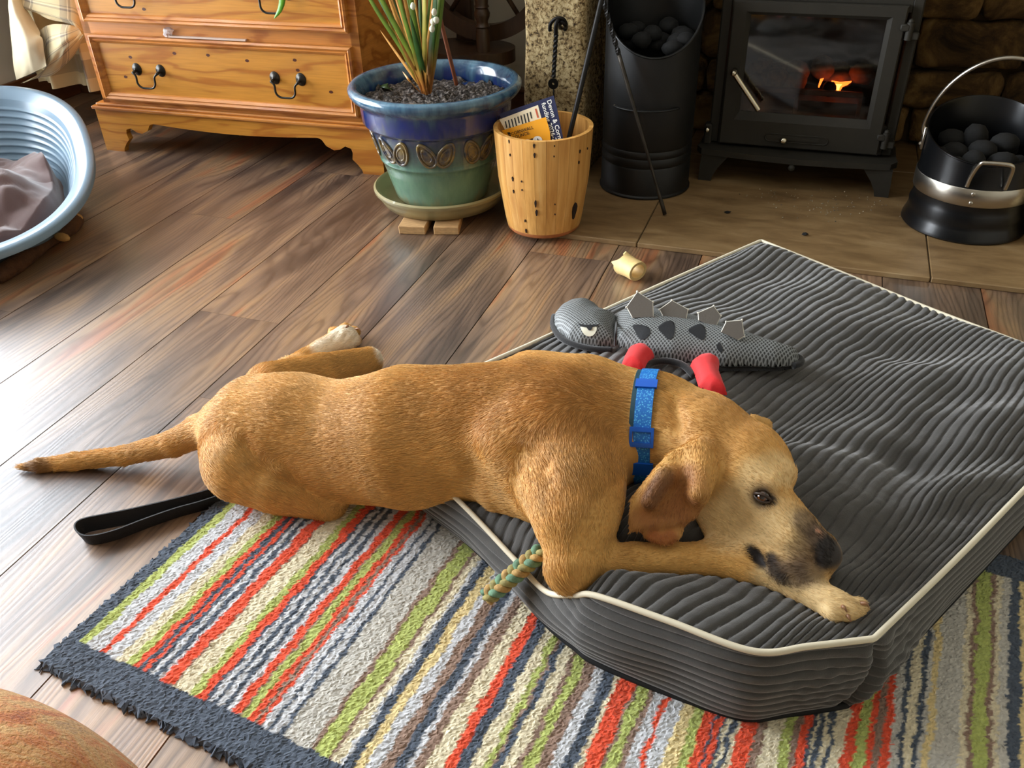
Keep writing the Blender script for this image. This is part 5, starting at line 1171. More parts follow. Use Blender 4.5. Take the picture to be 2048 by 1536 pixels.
fixn(mk('cover', *sh.quad([(1005, 261), (1093, 234), (1101, 262), (1104, 300), (1032, 302)], 0.006, 0.0012), ORG_, of))
mk('lettering', *sh.text('CORNWALL', (1025, 271), (1060, 260), 8.6, 0.0075, 0.006), INK, of)
mk('lettering', *sh.text('COUNCIL', (1027, 279), (1058, 269), 8.6, 0.0075, 0.006), INK, of)
mk('emblem', *join(sh.quad([(1016, 265), (1021, 264), (1024, 268), (1019, 270)], 0.0075, 0.0002), sh.quad([(1017, 272), (1023, 270), (1024, 272), (1018, 274)], 0.0075, 0.0002), sh.quad([(1018, 275), (1024, 273), (1024, 277), (1020, 279)], 0.0075, 0.0002)), INK, of)
def disc_px(cx, cy, r, e): return sh.quad([(cx + r * math.cos(q), cy + r * 0.95 * math.sin(q)) for q in np.linspace(0, 2 * math.pi, 20, endpoint=False)], e, 0.0002)
mk('badge_ground', *sh.quad([(1052, 283), (1067, 276), (1072, 290), (1060, 296)], 0.0072, 0.0002), INK, of)
mk('badge', *disc_px(1057, 287, 9, 0.0076), WHT, of); mk('badge', *disc_px(1077, 281, 9.5, 0.0076), WHT, of)
mk('badge_mark', *join(sh.quad([(1074, 281), (1081, 279), (1081, 281), (1074, 283)], 0.008, 0.0002), sh.quad([(1076, 277), (1078, 276.5), (1080, 284), (1078, 284.5)], 0.008, 0.0002)), INK, of)
MAT_WIRON = mat('black_wrought_iron', c255(30, 28, 26), 0.5, metal=0.6, bmp=0.3, bs=120, bd=0.001)
a = Wy(1203, 0, 2.30); c2 = Wy(1136, 285, 2.165); dirv = (a - c2) / np.linalg.norm(a - c2)
P0 = c2 - dirv * ((c2[2] - HZ - 0.024) / dirv[2]); P1 = a + dirv * 0.25
rod = thing('iron_rod', 'straight black iron rod leaning in the stave basket', 'fire iron', tuple(P0)); mk('shaft', *tube(np.linspace(P0, P1, 16), 0.0068, 8), MAT_WIRON, rod, smooth=True)
V, F = ico(P1, 0.014, 2); mk('knob', V, F, MAT_WIRON, rod, smooth=True)
# tool hanging from the ring on the granite jamb
yp = 2.443
hk = thing('iron_ring_hook', 'black iron ring and staple fixed to the granite jamb', 'hook', tuple(Wy(1118, 45, yp)))
def PY(x, y, Y): return Wy(x, y, Y)
mk('ring', *tube(cr([PY(1100, 62, yp - .012), PY(1101, 48, yp - .016), PY(1112, 37, yp - .02), PY(1126, 38, yp - .016), PY(1132, 48, yp - .006), PY(1130, 60, yp + .004)], 26), 0.0052, 8), MAT_WIRON, hk, smooth=True)
mk('staple', *tube(cr([PY(1132, 58, yp + .02), PY(1131, 52, yp - .012), PY(1124, 44, yp - .02), PY(1119, 50, yp - .012), PY(1121, 58, yp + .02)], 20), 0.005, 8), MAT_WIRON, hk, smooth=True)
tl = thing('hanging_fire_tool', 'twisted black iron fire tool hanging from the ring on the granite jamb', 'fire iron', tuple(PY(1108, 230, yp - .02)))
mk('hook_end', *tube(cr([PY(1112, 68, yp - .026), PY(1112, 50, yp - .03), PY(1117, 40, yp - .022), PY(1121, 48, yp - .008)], 18), 0.0058, 8), MAT_WIRON, tl, smooth=True)
n_ = 60; P = np.linspace(PY(1112, 66, yp - .026), PY(1107, 155, yp - .022), n_); mk('twisted_shaft', *tube(P, 0.0066, 4, twist=np.linspace(0, 14, n_)), MAT_WIRON, tl)
ce = PY(1107, 167, yp - .022); V, F = lathe([(0.004, 0.0), (0.015, 0.0), (0.0155, 0.003), (0.0145, 0.006), (0.004, 0.006)], 24); V = np.stack([V[:, 0], -V[:, 2], V[:, 1]], 1) + ce
mk('pierced_disc', V, F, MAT_WIRON, tl, smooth=True, angle=40)
mk('blade', *tube(np.linspace(PY(1107, 178, yp - .022), PY(1110, 245, yp - .02), 8), np.array([.005, .007, .007, .007, .008, .012, .016, .018]), 8, sy=0.35), MAT_WIRON, tl, smooth=True)

# ================================================================ coal hod, poker
MAT_BLK = mat('satin_black_metal', c255(9, 9, 8), 0.5, spec=0.5, var=0.25, vs=20, bmp=0.05, bs=60)
MAT_COAL = mat('coal_briquette', c255(20, 20, 19), 0.9, var=0.3, vs=60, bmp=0.4, bs=160, bd=0.001)
HC = np.array([-0.468, 2.502, HZ]); HR = 0.131
hod = thing('coal_hod', 'tall black cylindrical coal hod with slanted mouth beside the stove', 'coal hod', tuple(HC))
def hod_rows():
    seg = 72; th = np.linspace(0, 2 * math.pi, seg, endpoint=False); rows = []
    def ring(r, z): return np.stack([HC[0] + r * np.cos(th), HC[1] + r * np.sin(th), HC[2] + z + 0 * th], -1)
    for r, z in ((HR - 0.012, 0.0), (HR + 0.004, 0.002), (HR + 0.004, 0.006), (HR, 0.010), (HR, 0.085), (HR - 0.003, 0.090), (HR, 0.097), (HR, 0.112), (HR - 0.003, 0.117), (HR, 0.124), (HR, 0.134), (HR - 0.003, 0.139), (HR, 0.146), (HR, 0.25), (HR, 0.34)): rows.append(ring(r, z))
    front = (1 - np.sin(th - 0.25)) / 2; lip = 0.60 - 0.20 * front ** 1.2
    rows.append(ring(HR, 0 * th + lip - 0.006)); rows.append(ring(HR + 0.003, lip - 0.003)); rows.append(ring(HR + 0.002, lip)); rows.append(ring(HR - 0.003, lip)); rows.append(ring(HR - 0.004, lip - 0.01)); rows.append(ring(HR - 0.004, 0.34 + 0 * th)); rows.append(ring(0.01, 0.335 + 0 * th))
    return np.vstack(rows), gridF(len(rows), seg, False, True).tolist() + [list(range(seg))]
fixn(mk('drum', *hod_rows(), MAT_BLK, hod, smooth=True, angle=40))
P = [(HC[0] + (HR + 0.006 + 0.012 * math.sin(math.pi * s)) * math.cos(a), HC[1] + (HR + 0.006 + 0.012 * math.sin(math.pi * s)) * math.sin(a), HC[2] + 0.262) for s, a in zip(np.linspace(0, 1, 20), np.linspace(-2.15, -0.75, 20))]
mk('grab_handle', *tube(P, 0.006, 8, sy=0.5), MAT_BLK, hod, smooth=True)
V, F = ico(P[0], 0.0045, 1); mk('rivet', V, F, mat('bright_rivet', c255(170, 160, 140), 0.3, metal=1.0), hod, smooth=True)
gq = random.Random(9)
for k in range(16):
    r = 0.095 * math.sqrt(gq.random()); a = gq.uniform(0, 6.28); z = HZ + 0.372 + gq.uniform(0, 0.05) + (0.02 if math.sin(a) > 0 else 0)
    V, F = ico((HC[0] + r * math.cos(a), HC[1] + r * math.sin(a), z), 0.030, 2, (1, 0.85, 0.75), 0.08, k)
    tag(mk('coal_briquette', V, F, MAT_COAL, smooth=True), 'black oval coal briquette heaped in the mouth of the tall hod', 'coal', 'briquettes in the tall hod')
a = W(1330, 429, HZ + 0.004); c = Wy(1238, 110, 2.345); top_ = c + (c - a) * 0.75
pk = thing('poker', 'slim black poker with twisted handle leaning against the coal hod', 'fire iron', tuple(a))
mk('shaft', *tube(np.linspace(a, c, 20), np.linspace(0.0035, 0.0058, 20) + 0.002 * (np.arange(20) < 3), 8), mat('worn_iron', c255(58, 52, 44), 0.5, metal=0.5, var=0.4, vs=30), pk, smooth=True)
mk('twisted_handle', *tube(np.linspace(c, top_, 50), 0.0068, 4, twist=np.linspace(0, 22, 50)), MAT_WIRON, pk)
V, F = ico(top_, 0.012, 2); mk('knob', V, F, MAT_WIRON, pk, smooth=True)

# ================================================================ stove
MAT_CAST = mat('grey_black_cast_iron', c255(44, 41, 34), 0.62, spec=0.35, var=0.12, vs=12, bmp=0.25, bs=260, bd=0.0006)
MAT_NICK = mat('polished_nickel', c255(214, 206, 184), 0.16, metal=1.0)
SY = 2.62; SB = 2.96; SX0, SX1 = -0.305, 0.215; SZT = 0.62
stv = thing('wood_stove', 'grey-black cast iron stove with glass door and splayed legs on the hearth', 'stove', ((SX0 + SX1) / 2, 2.78, HZ))
MAT_FIREBOX = mat('sooty_firebrick', c255(58, 42, 30), 0.9, var=0.3, vs=12)
mk('body', *join(box(SX0, SX0 + 0.03, SY + 0.012, SB, 0.115, SZT, 0.004), box(SX1 - 0.03, SX1, SY + 0.012, SB, 0.115, SZT, 0.004), box(SX0 + 0.029, SX1 - 0.029, SB - 0.02, SB - 0.001, 0.116, SZT - 0.001), box(SX0 + 0.029, SX1 - 0.029, SY + 0.014, SB - 0.019, 0.116, 0.135), box(SX0 + 0.029, SX1 - 0.029, SY + 0.013, SY + 0.03, 0.1165, 0.20), box(SX0 + 0.029, SX1 - 0.029, SY + 0.013, SY + 0.03, 0.50, SZT - 0.001)), MAT_CAST, stv)
mk('top_plate', *box(SX0 - 0.02, SX1 + 0.02, SY - 0.02, SB + 0.01, SZT, SZT + 0.02, 0.006, 2), MAT_CAST, stv)
mk('firebox', *join(box(SX0 + 0.03, SX1 - 0.03, SB - 0.06, SB - 0.02, 0.135, SZT - 0.01), box(SX0 + 0.03, SX0 + 0.055, SY + 0.04, SB - 0.06, 0.135, SZT - 0.01), box(SX1 - 0.055, SX1 - 0.03, SY + 0.04, SB - 0.06, 0.135, SZT - 0.01), box(SX0 + 0.03, SX1 - 0.03, SY + 0.04, SB - 0.06, 0.19, 0.205)), MAT_FIREBOX, stv)
# ash shelf
sh_ = [(SX0 - 0.022, 0.0), (SX0 - 0.026, -0.035), (SX0 - 0.01, -0.062), (-0.16, -0.080), (-0.045, -0.086), (0.07, -0.080), (SX1 + 0.0, -0.062), (SX1 + 0.018, -0.035), (SX1 + 0.014, 0.0), (SX1 + 0.014, 0.10), (SX0 - 0.022, 0.10)]
shelf = fixn(mk('ash_shelf', *prism(sh_, (0, SY + 0.012, 0.096), (1, 0, 0), (0, 1, 0), 0.017), MAT_CAST, stv))
for sx, xx in ((-1, SX0), (1, SX1)):
    for yy in (SY + 0.012 - 0.058, SB - 0.05):
        prf = [(0.0, 0.0), (0.038, 0.0), (0.042, 0.02), (0.055, 0.05), (0.085, 0.098), (0.004, 0.098), (0.001, 0.05)]
        P2 = [(x * -sx, z * 0.85) for x, z in prf]; o = mk('leg', *prism(P2, (xx + sx * 0.012, yy + 0.035, HZ), (1, 0, 0), (0, 0, 1), 0.035), MAT_CAST, stv); fixn(o)
# door frame with bevelled window opening
DX0, DX1, DZ0, DZ1 = -0.272, 0.177, 0.121, 0.520; GX0, GX1, GZ0, GZ1 = -0.222, 0.130, 0.217, 0.482
def door_frame():
    O = [(DX0, DZ0), (DX1, DZ0), (DX1, DZ1), (DX0, DZ1)]; bz = 0.022; I1 = [(GX0 - 0.012, GZ0 - bz), (GX1 + 0.012, GZ0 - bz), (GX1 + 0.012, GZ1 + 0.010), (GX0 - 0.012, GZ1 + 0.010)]; I2 = [(GX0, GZ0), (GX1, GZ0), (GX1, GZ1), (GX0, GZ1)]
    rows = []
    for R, y in ((O, SY + 0.012), (O, SY - 0.008), ([(x + (0.004 if x < 0 else -0.004), z + (0.004 if z < .3 else -0.004)) for x, z in O], SY - 0.012), (I1, SY - 0.012), (I2, SY + 0.002), (I2, SY + 0.012)): rows += [(x, y, z) for x, z in R]
    return np.array(rows), gridF(6, 4, True, True).tolist()
door = fixn(mk('door', *door_frame(), MAT_CAST, stv))
m, t, b = nt('sooty_stove_glass'); tr = node(t, 'ShaderNodeBsdfTransparent'); tr.inputs[0].default_value = (0.72, 0.66, 0.58, 1); gl = node(t, 'ShaderNodeBsdfGlossy'); gl.inputs['Roughness'].default_value = 0.05
df = node(t, 'ShaderNodeBsdfDiffuse'); df.inputs[0].default_value = (0.20, 0.18, 0.16, 1); fr_ = node(t, 'ShaderNodeFresnel'); fr_.inputs[0].default_value = 1.7; ms = node(t, 'ShaderNodeMixShader'); m2 = node(t, 'ShaderNodeMixShader')
sm = ramp(t, noise(t, coords(t, (6, 1, 14)), 1.1, 4, 0.6, 1.2), [(0.45, (0.0, 0.0, 0.0)), (0.8, (0.2, 0.2, 0.2))]); t.links.new(sm, m2.inputs[0]); t.links.new(tr.outputs[0], m2.inputs[1]); t.links.new(df.outputs[0], m2.inputs[2])
t.links.new(fr_.outputs[0], ms.inputs[0]); t.links.new(m2.outputs[0], ms.inputs[1]); t.links.new(gl.outputs[0], ms.inputs[2]); t.links.new(ms.outputs[0], t.nodes['Material Output'].inputs[0])
mk('glass', *box(GX0 - 0.002, GX1 + 0.002, SY + 0.003, SY + 0.007, GZ0 - 0.002, GZ1 + 0.002), m, door)
# air slide and knobs
slot = [(-0.130 + 0.008 * (1 - math.cos(q)) - 0.008, 0.150 + 0.011 * math.sin(q)) for q in np.linspace(math.pi / 2, 3 * math.pi / 2, 8)]
so = [(-0.128 + 0.011 * math.cos(q), 0.151 + 0.011 * math.sin(q)) for q in np.linspace(math.pi / 2, 3 * math.pi / 2, 9)] + [(0.026 + 0.011 * math.cos(q), 0.151 + 0.011 * math.sin(q)) for q in np.linspace(-math.pi / 2, math.pi / 2, 9)]
def rod_ring(P2, y, r): return tube([(x, y, z) for x, z in P2], r, 6, closed=True)
mk('air_slot_rim', *rod_ring(so, SY - 0.0125, 0.002), MAT_CAST, door, smooth=True)
mk('air_slot', *prism([(x * 1.0, z) for x, z in so][::-1], (0, SY - 0.0118, 0), (1, 0, 0), (0, 0, 1), 0.0010), MAT_CAST, door)
mk('air_slide', *box(-0.075, 0.012, SY - 0.0155, SY - 0.0128, 0.146, 0.157), MAT_CAST, door)
def knob(name, x, y, z, r, par, m_=MAT_NICK):
    V, F = lathe([(0.0, 0.0), (r * 0.45, 0.0), (r * 0.45, r * 0.8), (r * 0.8, r * 0.95), (r, r * 1.5), (r * 0.85, r * 2.1), (r * 0.4, r * 2.4), (0.0, r * 2.45)], 20); V = np.stack([V[:, 0], -V[:, 2], V[:, 1]], 1) + np.array([x, y, z]); return fixn(mk(name, V, F, m_, par, smooth=True))
knob('air_knob', -0.085, SY - 0.0155, 0.150, 0.0115, door); knob('riddle_knob', -0.050, SY - 0.058, 0.086, 0.0095, stv, MAT_CAST); knob('side_knob', -0.308, SY - 0.005, 0.160, 0.0095, stv)
V, F = tube([(-0.050, SY + 0.02, 0.086), (-0.050, SY - 0.058, 0.086)], 0.004, 8); mk('riddle_rod', V, F, MAT_CAST, stv, smooth=True)
mk('hinge_lug', *box(-0.318, -0.296, SY - 0.005, SY + 0.03, 0.112, 0.172, 0.004), MAT_CAST, stv)
for z in (0.465, 0.172):
    mk('hinge', *join(tube([(0.189, SY - 0.010, z - 0.028), (0.189, SY - 0.010, z + 0.016)], 0.0095, 14), box(0.165, 0.188, SY - 0.020, SY - 0.004, z - 0.006, z + 0.012, 0.003), box(0.188, 0.215, SY - 0.014, SY + 0.014, z - 0.028, z - 0.008, 0.003), ico((0.189, SY - 0.010, z + 0.018), 0.0075, 2)), MAT_CAST, stv, smooth=True, angle=40)
h0 = np.array([-0.247, SY - 0.012, 0.334]); h1 = h0 + np.array([0, -0.028, 0.0]); h2 = Wy(1517, 220, SY - 0.045)
hd_ = mk('handle', *tube(np.linspace(h1, h2, 10), np.array([0.0078] + [0.0082] * 8 + [0.0078]), 14), MAT_NICK, door, smooth=True, angle=40); mk('handle_boss', *join(tube([h0, h1 + np.array([0, -0.004, 0])], 0.008, 14), ico(h1 + np.array([0, -0.004, 0]), 0.0095, 2)), MAT_NICK, hd_, smooth=True)
# grate bar, coals and embers inside
mk('log_bar', *join(box(GX0 + 0.03, GX1 - 0.02, SY + 0.045, SY + 0.058, 0.262, 0.278, 0.003), box(-0.075, -0.062, SY + 0.045, SY + 0.058, 0.205, 0.262, 0.002), *[box(x, x + 0.010, SY + 0.045, SY + 0.055, 0.205, 0.262) for x in (-0.18, 0.10)]), mat('rusty_grate', c255(126, 84, 48), 0.8, var=0.3, vs=30), stv)
EMB = emit('ember_glow', (1.0, 0.14, 0.02), 7.0); EMB2 = emit('ember_hot', (1.0, 0.40, 0.08), 9.0)
fb = []
rg = random.Random(21)
k = 0
for x in np.linspace(-0.19, 0.10, 6):
    for y in (SY + 0.085, SY + 0.145, SY + 0.205):
        if x > -0.02 and y < SY + 0.1: continue
        z = 0.272 + 0.024 * rg.random() + (0.012 if y > SY + 0.1 else 0); k += 1
        V, F = ico((x + rg.uniform(-.01, .01), y, z), 0.036, 2, (1, 0.9, 0.8), 0.12, k); q = P if False else None
        tag(mk('fire_coal', V, F, mat('ash_grey_coal', c255(150, 122, 92), 0.95, var=0.4, vs=50) if k == 1 else bpy.data.materials['ash_grey_coal'], smooth=True), 'ashy burning coal behind the stove glass', 'coal', 'coals burning in the stove')
eb = mk('ember_bed', *join(box(-0.20, 0.11, SY + 0.07, SY + 0.24, 0.207, 0.240)), mat('ash_bed', c255(70, 58, 48), 0.95, var=0.4, vs=40), stv)
for (x, y, r, sc, m_) in ((1658, 178, 0.022, (0.8, 0.6, 0.9), MAT_COAL),):
    V, F = ico(Wy(x, y, SY + 0.065), 0.024, 2, sc, 0.1, 3); mk('black_coal', V, F, m_, eb, smooth=True)
def flame(pix, Y, m_, dz=0.012):
    A = np.array([Wy(x, y, Y) for x, y in pix]); B = A + np.array([0, dz, 0]); c = A.mean(0) + np.array([0, -0.006, 0]); n = len(A); V = np.vstack([A, B, c[None]]); F = [[k, (k + 1) % n, 2 * n] for k in range(n)] + [[k, n + k, n + (k + 1) % n, (k + 1) % n] for k in range(n)] + [[n + k for k in range(n)]]
    return fixn(mk('ember', V, F, m_, eb, smooth=False))
flame([(1663, 163), (1680, 166), (1703, 164), (1695, 170), (1685, 174), (1677, 188), (1670, 182)], SY + 0.075, EMB); flame([(1670, 168), (1684, 169), (1680, 176), (1676, 183), (1672, 178)], SY + 0.072, EMB2, 0.004); flame([(1647, 158), (1644, 164), (1638, 176), (1636, 174), (1640, 160)], SY + 0.075, EMB)
# ================================================================ coal scuttle
SCc = np.array([0.412, 2.452, HZ]); MAT_SCB = mat('gloss_black_enamel', c255(9, 10, 12), 0.28, spec=0.5); MAT_STEEL = mat('brushed_steel', c255(190, 184, 172), 0.28, metal=1.0, bmp=0.05, bs=200)
sc_ = thing('coal_scuttle', 'black coal scuttle with steel band and hooped handle on the hearth', 'coal scuttle', tuple(SCc))
def sc_rows():
    seg = 72; th = np.linspace(0, 2 * math.pi, seg, endpoint=False); fr = (1 - np.sin(th)) / 2; rows = []
    def ring(r, z): return np.stack([SCc[0] + r * np.cos(th), SCc[1] + r * np.sin(th), SCc[2] + z + 0 * th], -1)
    for r, z in ((0.12, 0.0), (0.150, 0.0), (0.154, 0.004), (0.153, 0.012), (0.146, 0.030), (0.143, 0.045), (0.145, 0.058), (0.140, 0.072), (0.139, 0.09), (0.141, 0.098), (0.1415, 0.142), (0.140, 0.150)): rows.append(ring(r, z))
    lip = 0.298 - 0.092 * fr
    rows += [ring(0.140, lip - 0.004), ring(0.1425, lip - 0.002), ring(0.1425, lip + 0.001), ring(0.1385, lip + 0.001), ring(0.137, lip - 0.006), ring(0.135, 0.13 + 0 * th), ring(0.01, 0.12 + 0 * th)]
    return np.vstack(rows), gridF(len(rows), seg, False, True).tolist() + [list(range(seg))]
fixn(mk('bucket', *sc_rows(), MAT_SCB, sc_, smooth=True, angle=50))
band_ = mk('steel_band', *lathe([(0.1425, 0.097), (0.1440, 0.099), (0.1445, 0.120), (0.1440, 0.141), (0.1425, 0.143)], 72, SCc), MAT_STEEL, sc_, smooth=True)
for dz in (0.108, 0.132):
    V, F = ico((SCc[0] - 0.015, SCc[1] - 0.1438, SCc[2] + dz), 0.0055, 2, (1, 0.5, 1)); mk('rivet', V, F, MAT_STEEL, band_, smooth=True)
hl = SCc + np.array([-0.144, 0.0, 0.235]); hr = SCc + np.array([0.144, 0.0, 0.235])
hp = [hl + np.array([0, 0, -0.01])] + [SCc + np.array([-0.150 * math.cos(q), -0.075 * math.sin(q), 0.245 + 0.20 * math.sin(q)]) for q in np.linspace(0.0, math.pi, 22)] + [hr + np.array([0, 0, -0.01])]
mk('carry_handle', *tube(cr(hp, 60), 0.0062, 10, sy=0.8), MAT_STEEL, sc_, smooth=True)
for p in (hl, hr): mk('handle_lug', *join(box(p[0] - 0.004, p[0] + 0.004, p[1] - 0.012, p[1] + 0.012, p[2] - 0.045, p[2] + 0.014, 0.002), ico(p + np.array([-0.005 if p[0] < SCc[0] else 0.005, 0, -0.032]), 0.005, 1)), MAT_STEEL, sc_, smooth=True, angle=40)
f0 = SCc + np.array([-0.034, -0.141, 0.150]); P = cr([f0, f0 + np.array([0.002, -0.010, 0.03]), f0 + np.array([0.010, -0.03, 0.068]), f0 + np.array([0.024, -0.034, 0.074]), f0 + np.array([0.066, -0.034, 0.074]), f0 + np.array([0.082, -0.03, 0.066]), f0 + np.array([0.086, -0.010, 0.03]), f0 + np.array([0.086, 0.004, 0.0])], 50)
mk('tipping_handle', *tube(P, 0.0052, 10), MAT_STEEL, sc_, smooth=True)
gq = random.Random(5); cnt = 0
for ring_, nn, zz in ((0.0, 1, 0.185), (0.062, 5, 0.165), (0.092, 8, 0.152)):
    for j in range(nn):
        a = 2 * math.pi * j / nn + ring_ * 9; cnt += 1
        V, F = ico((SCc[0] + ring_ * math.cos(a), SCc[1] + ring_ * math.sin(a), SCc[2] + zz + gq.uniform(0, 0.02) + 0.03 * (math.sin(a) > 0.3)), 0.036, 2, (0.85, 0.8, 1.0) if j % 2 else (1, 0.8, 0.75), 0.05, cnt)
        tag(mk('coal_briquette', V, F, MAT_COAL, smooth=True), 'black egg-shaped coal briquette inside the scuttle with the steel band', 'coal', 'briquettes in the scuttle')
for x, y in ((1455, 424), (1611, 468)):
    V, F = ico(W(x, y, HZ + 0.004), 0.0085, 1, (1.1, 0.8, 0.55), 0.4, x); tag(mk('coal_chip', V, F, MAT_COAL), 'small black coal chip on the hearth tiles ' + ('near the poker tip' if x < 1500 else 'between the stove and the cushion'), 'coal')
g = np.random.default_rng(3); parts = []
for k in range(110):
    px = g.normal(1660, 55) if k > 25 else g.normal(1560, 40); py = g.normal(413, 13) if k > 25 else g.normal(390, 8); r = g.uniform(0.0008, 0.0024); parts.append(ico(W(px, min(max(py, 378), 450), HZ + r * 0.5), r, 1, (1, 1, 0.7), 0.3, k))
o = mk('ash_crumbs', *join(*parts), mat('ash_crumb_grey', c255(70, 62, 52), 0.9, col2=c255(190, 178, 150), vs=60)); tag(o, 'scatter of ash crumbs on the hearth below the stove', 'ash', kind='stuff')

# ================================================================ stuffed dinosaur on the cushion
ZT_ = 0.158
def pillow(outline, z0, thick, res=0.0032, flat=0.35, crown=None):
    """stuffed shape: pixel outline taken to the plane z0, domed by its distance to the seam"""
    A = np.array([W(x, y, z0)[:2] for x, y in outline]); lo, hi = A.min(0), A.max(0)
    nx, ny = int((hi[0] - lo[0]) / res) + 3, int((hi[1] - lo[1]) / res) + 3
    X, Y = np.meshgrid(lo[0] - res + np.arange(nx) * res, lo[1] - res + np.arange(ny) * res, indexing='ij'); Q = np.stack([X, Y], -1)
    d2 = np.full(X.shape, 9.0); ins = np.zeros(X.shape, bool); near = np.zeros(X.shape + (2,)); m_ = len(A)
    for i in range(m_):
        j = (i - 1) % m_; e = A[j] - A[i]; w = Q - A[i]; tt = np.clip((w @ e) / (e @ e), 0, 1)[..., None]; pn = A[i] + e * tt; dd = ((Q - pn) ** 2).sum(-1); u = dd < d2; d2 = np.where(u, dd, d2); near[u] = pn[u]
        c = ((A[i][1] > Y) != (A[j][1] > Y)); xin = (A[j][0] - A[i][0]) * (Y - A[i][1]) / (A[j][1] - A[i][1] + 1e-12) + A[i][0]; ins ^= c & (X < xin)
    d = np.sqrt(d2); keepv = ins | (d < res * 1.05); Qs = np.where(ins[..., None], Q, near); d = np.where(ins, d, 0)
    R_ = max(d.max(), 1e-4); hgt = thick * np.sqrt(np.clip(1 - (1 - np.clip(d / (R_ * 0.95), 0, 1)) ** 2, 0, 1))
    idx = -np.ones(X.shape, int); idx[keepv] = np.arange(keepv.sum()); n = keepv.sum()
    up = np.column_stack([Qs[keepv], z0 + hgt[keepv]]); dn = np.column_stack([Qs[keepv], z0 - hgt[keepv] * flat])
    k = keepv[:-1, :-1] & keepv[1:, :-1] & keepv[1:, 1:] & keepv[:-1, 1:]; q = np.stack([idx[:-1, :-1][k], idx[1:, :-1][k], idx[1:, 1:][k], idx[:-1, 1:][k]], 1)
    return np.vstack([up, dn]), q.tolist() + (q[:, ::-1] + n).tolist()
toy = thing('stuffed_dinosaur', 'grey mesh stuffed dinosaur toy with red legs and felt back plates', 'dog toy', tuple(W(1340, 680, 0.15)))
m, t, b = nt('grey_mesh_fabric'); sp = node(t, 'ShaderNodeSeparateXYZ'); t.links.new(coords(t, (1, 1, 1), (0, 0, 0.7)), sp.inputs[0]); sn = []
for ax_ in (0, 1):
    mu_ = node(t, 'ShaderNodeMath', operation='MULTIPLY', i_1=2 * math.pi / 0.0092); t.links.new(sp.outputs[ax_], mu_.inputs[0]); si_ = node(t, 'ShaderNodeMath', operation='SINE'); t.links.new(mu_.outputs[0], si_.inputs[0]); sn.append(si_)
pr2 = node(t, 'ShaderNodeMath', operation='MULTIPLY'); t.links.new(sn[0].outputs[0], pr2.inputs[0]); t.links.new(sn[1].outputs[0], pr2.inputs[1]); ab2 = node(t, 'ShaderNodeMath', operation='ABSOLUTE'); t.links.new(pr2.outputs[0], ab2.inputs[0])
t.links.new(ramp(t, ab2.outputs[0], [(0.25, c255(138, 142, 142)), (0.6, c255(52, 53, 52))]), b.inputs['Base Color']); b.inputs['Roughness'].default_value = 0.55; bump(t, b, ab2.outputs[0], -0.5, 0.001); MAT_MESH = m
MAT_BLKF = mat('black_plush', c255(18, 18, 19), 0.9, bmp=0.4, bs=400, sheen=0.3); MAT_REDF = mat('red_cloth', c255(222, 28, 30), 0.75, var=0.08, vs=40, bmp=0.2, bs=500, sheen=0.2); MAT_FELT = mat('grey_felt', c255(104, 98, 90), 0.9, bmp=0.3, bs=500); MAT_FELTW = mat('white_felt_edge', c255(224, 220, 206), 0.9)
tz = ZT_ + 0.020
mk('head', *pillow([(1108, 636), (1118, 624), (1135, 615), (1160, 611), (1180, 613), (1196, 622), (1206, 632), (1234, 641), (1232, 668), (1229, 693), (1195, 694), (1160, 690), (1135, 682), (1117, 668), (1108, 652)], tz, 0.036), MAT_MESH, toy, smooth=True)
bodyo = mk('torso', *pillow([(1230, 638), (1262, 634), (1300, 633), (1340, 636), (1380, 645), (1420, 656), (1450, 664), (1485, 676), (1520, 690), (1560, 703), (1595, 714), (1599, 722), (1588, 730), (1550, 733), (1500, 731), (1450, 732), (1420, 728), (1380, 724), (1340, 722), (1310, 716), (1275, 708), (1250, 698), (1230, 690), (1228, 664)], tz, 0.042), MAT_MESH, toy, smooth=True)
mk('underside', *pillow([(1106, 640), (1100, 655), (1112, 676), (1140, 692), (1180, 703), (1215, 708), (1240, 722), (1260, 735), (1330, 738), (1380, 742), (1400, 760), (1420, 770), (1440, 742), (1500, 742), (1560, 742), (1592, 736), (1603, 722), (1596, 713), (1560, 700), (1450, 660), (1340, 634), (1230, 637), (1180, 611)], tz - 0.010, 0.014), MAT_BLKF, toy, smooth=True)
for pl in ([(1246, 722), (1256, 704), (1275, 697), (1294, 700), (1309, 714), (1296, 730), (1286, 748), (1262, 745), (1240, 738)], [(1380, 731), (1396, 720), (1420, 717), (1439, 727), (1437, 745), (1446, 768), (1454, 790), (1420, 786), (1398, 776), (1390, 752)]):
    mk('leg', *pillow(pl, tz + 0.012, 0.022), MAT_REDF, toy, smooth=True)
P = cr([W(1286, 748, tz + .01), W(1300, 728, tz + .012), W(1330, 722, tz + .012), W(1365, 730, tz + .01), W(1388, 752, tz + .008)], 30); mk('black_trim', *tube(P, 0.006, 8), MAT_BLKF, toy, smooth=True)
P = cr([W(1108, 632, tz), W(1106, 650, tz), W(1118, 672, tz), W(1140, 686, tz), W(1180, 697, tz), W(1225, 700, tz)], 30); mk('black_trim', *tube(P, 0.0055, 8), MAT_BLKF, toy, smooth=True)
P = cr([W(1585, 710, tz), W(1601, 717, tz), W(1600, 727, tz), W(1586, 732, tz)], 12); mk('tail_tip', *tube(P, 0.0065, 8), MAT_BLKF, toy, smooth=True)
P = cr([W(1232, 641, tz + .004), W(1232, 652, tz + .030), W(1231, 670, tz + .036), W(1230, 690, tz + .006)], 16); mk('neck_seam', *tube(P, 0.0022, 6), MAT_BLKF, toy, smooth=True)
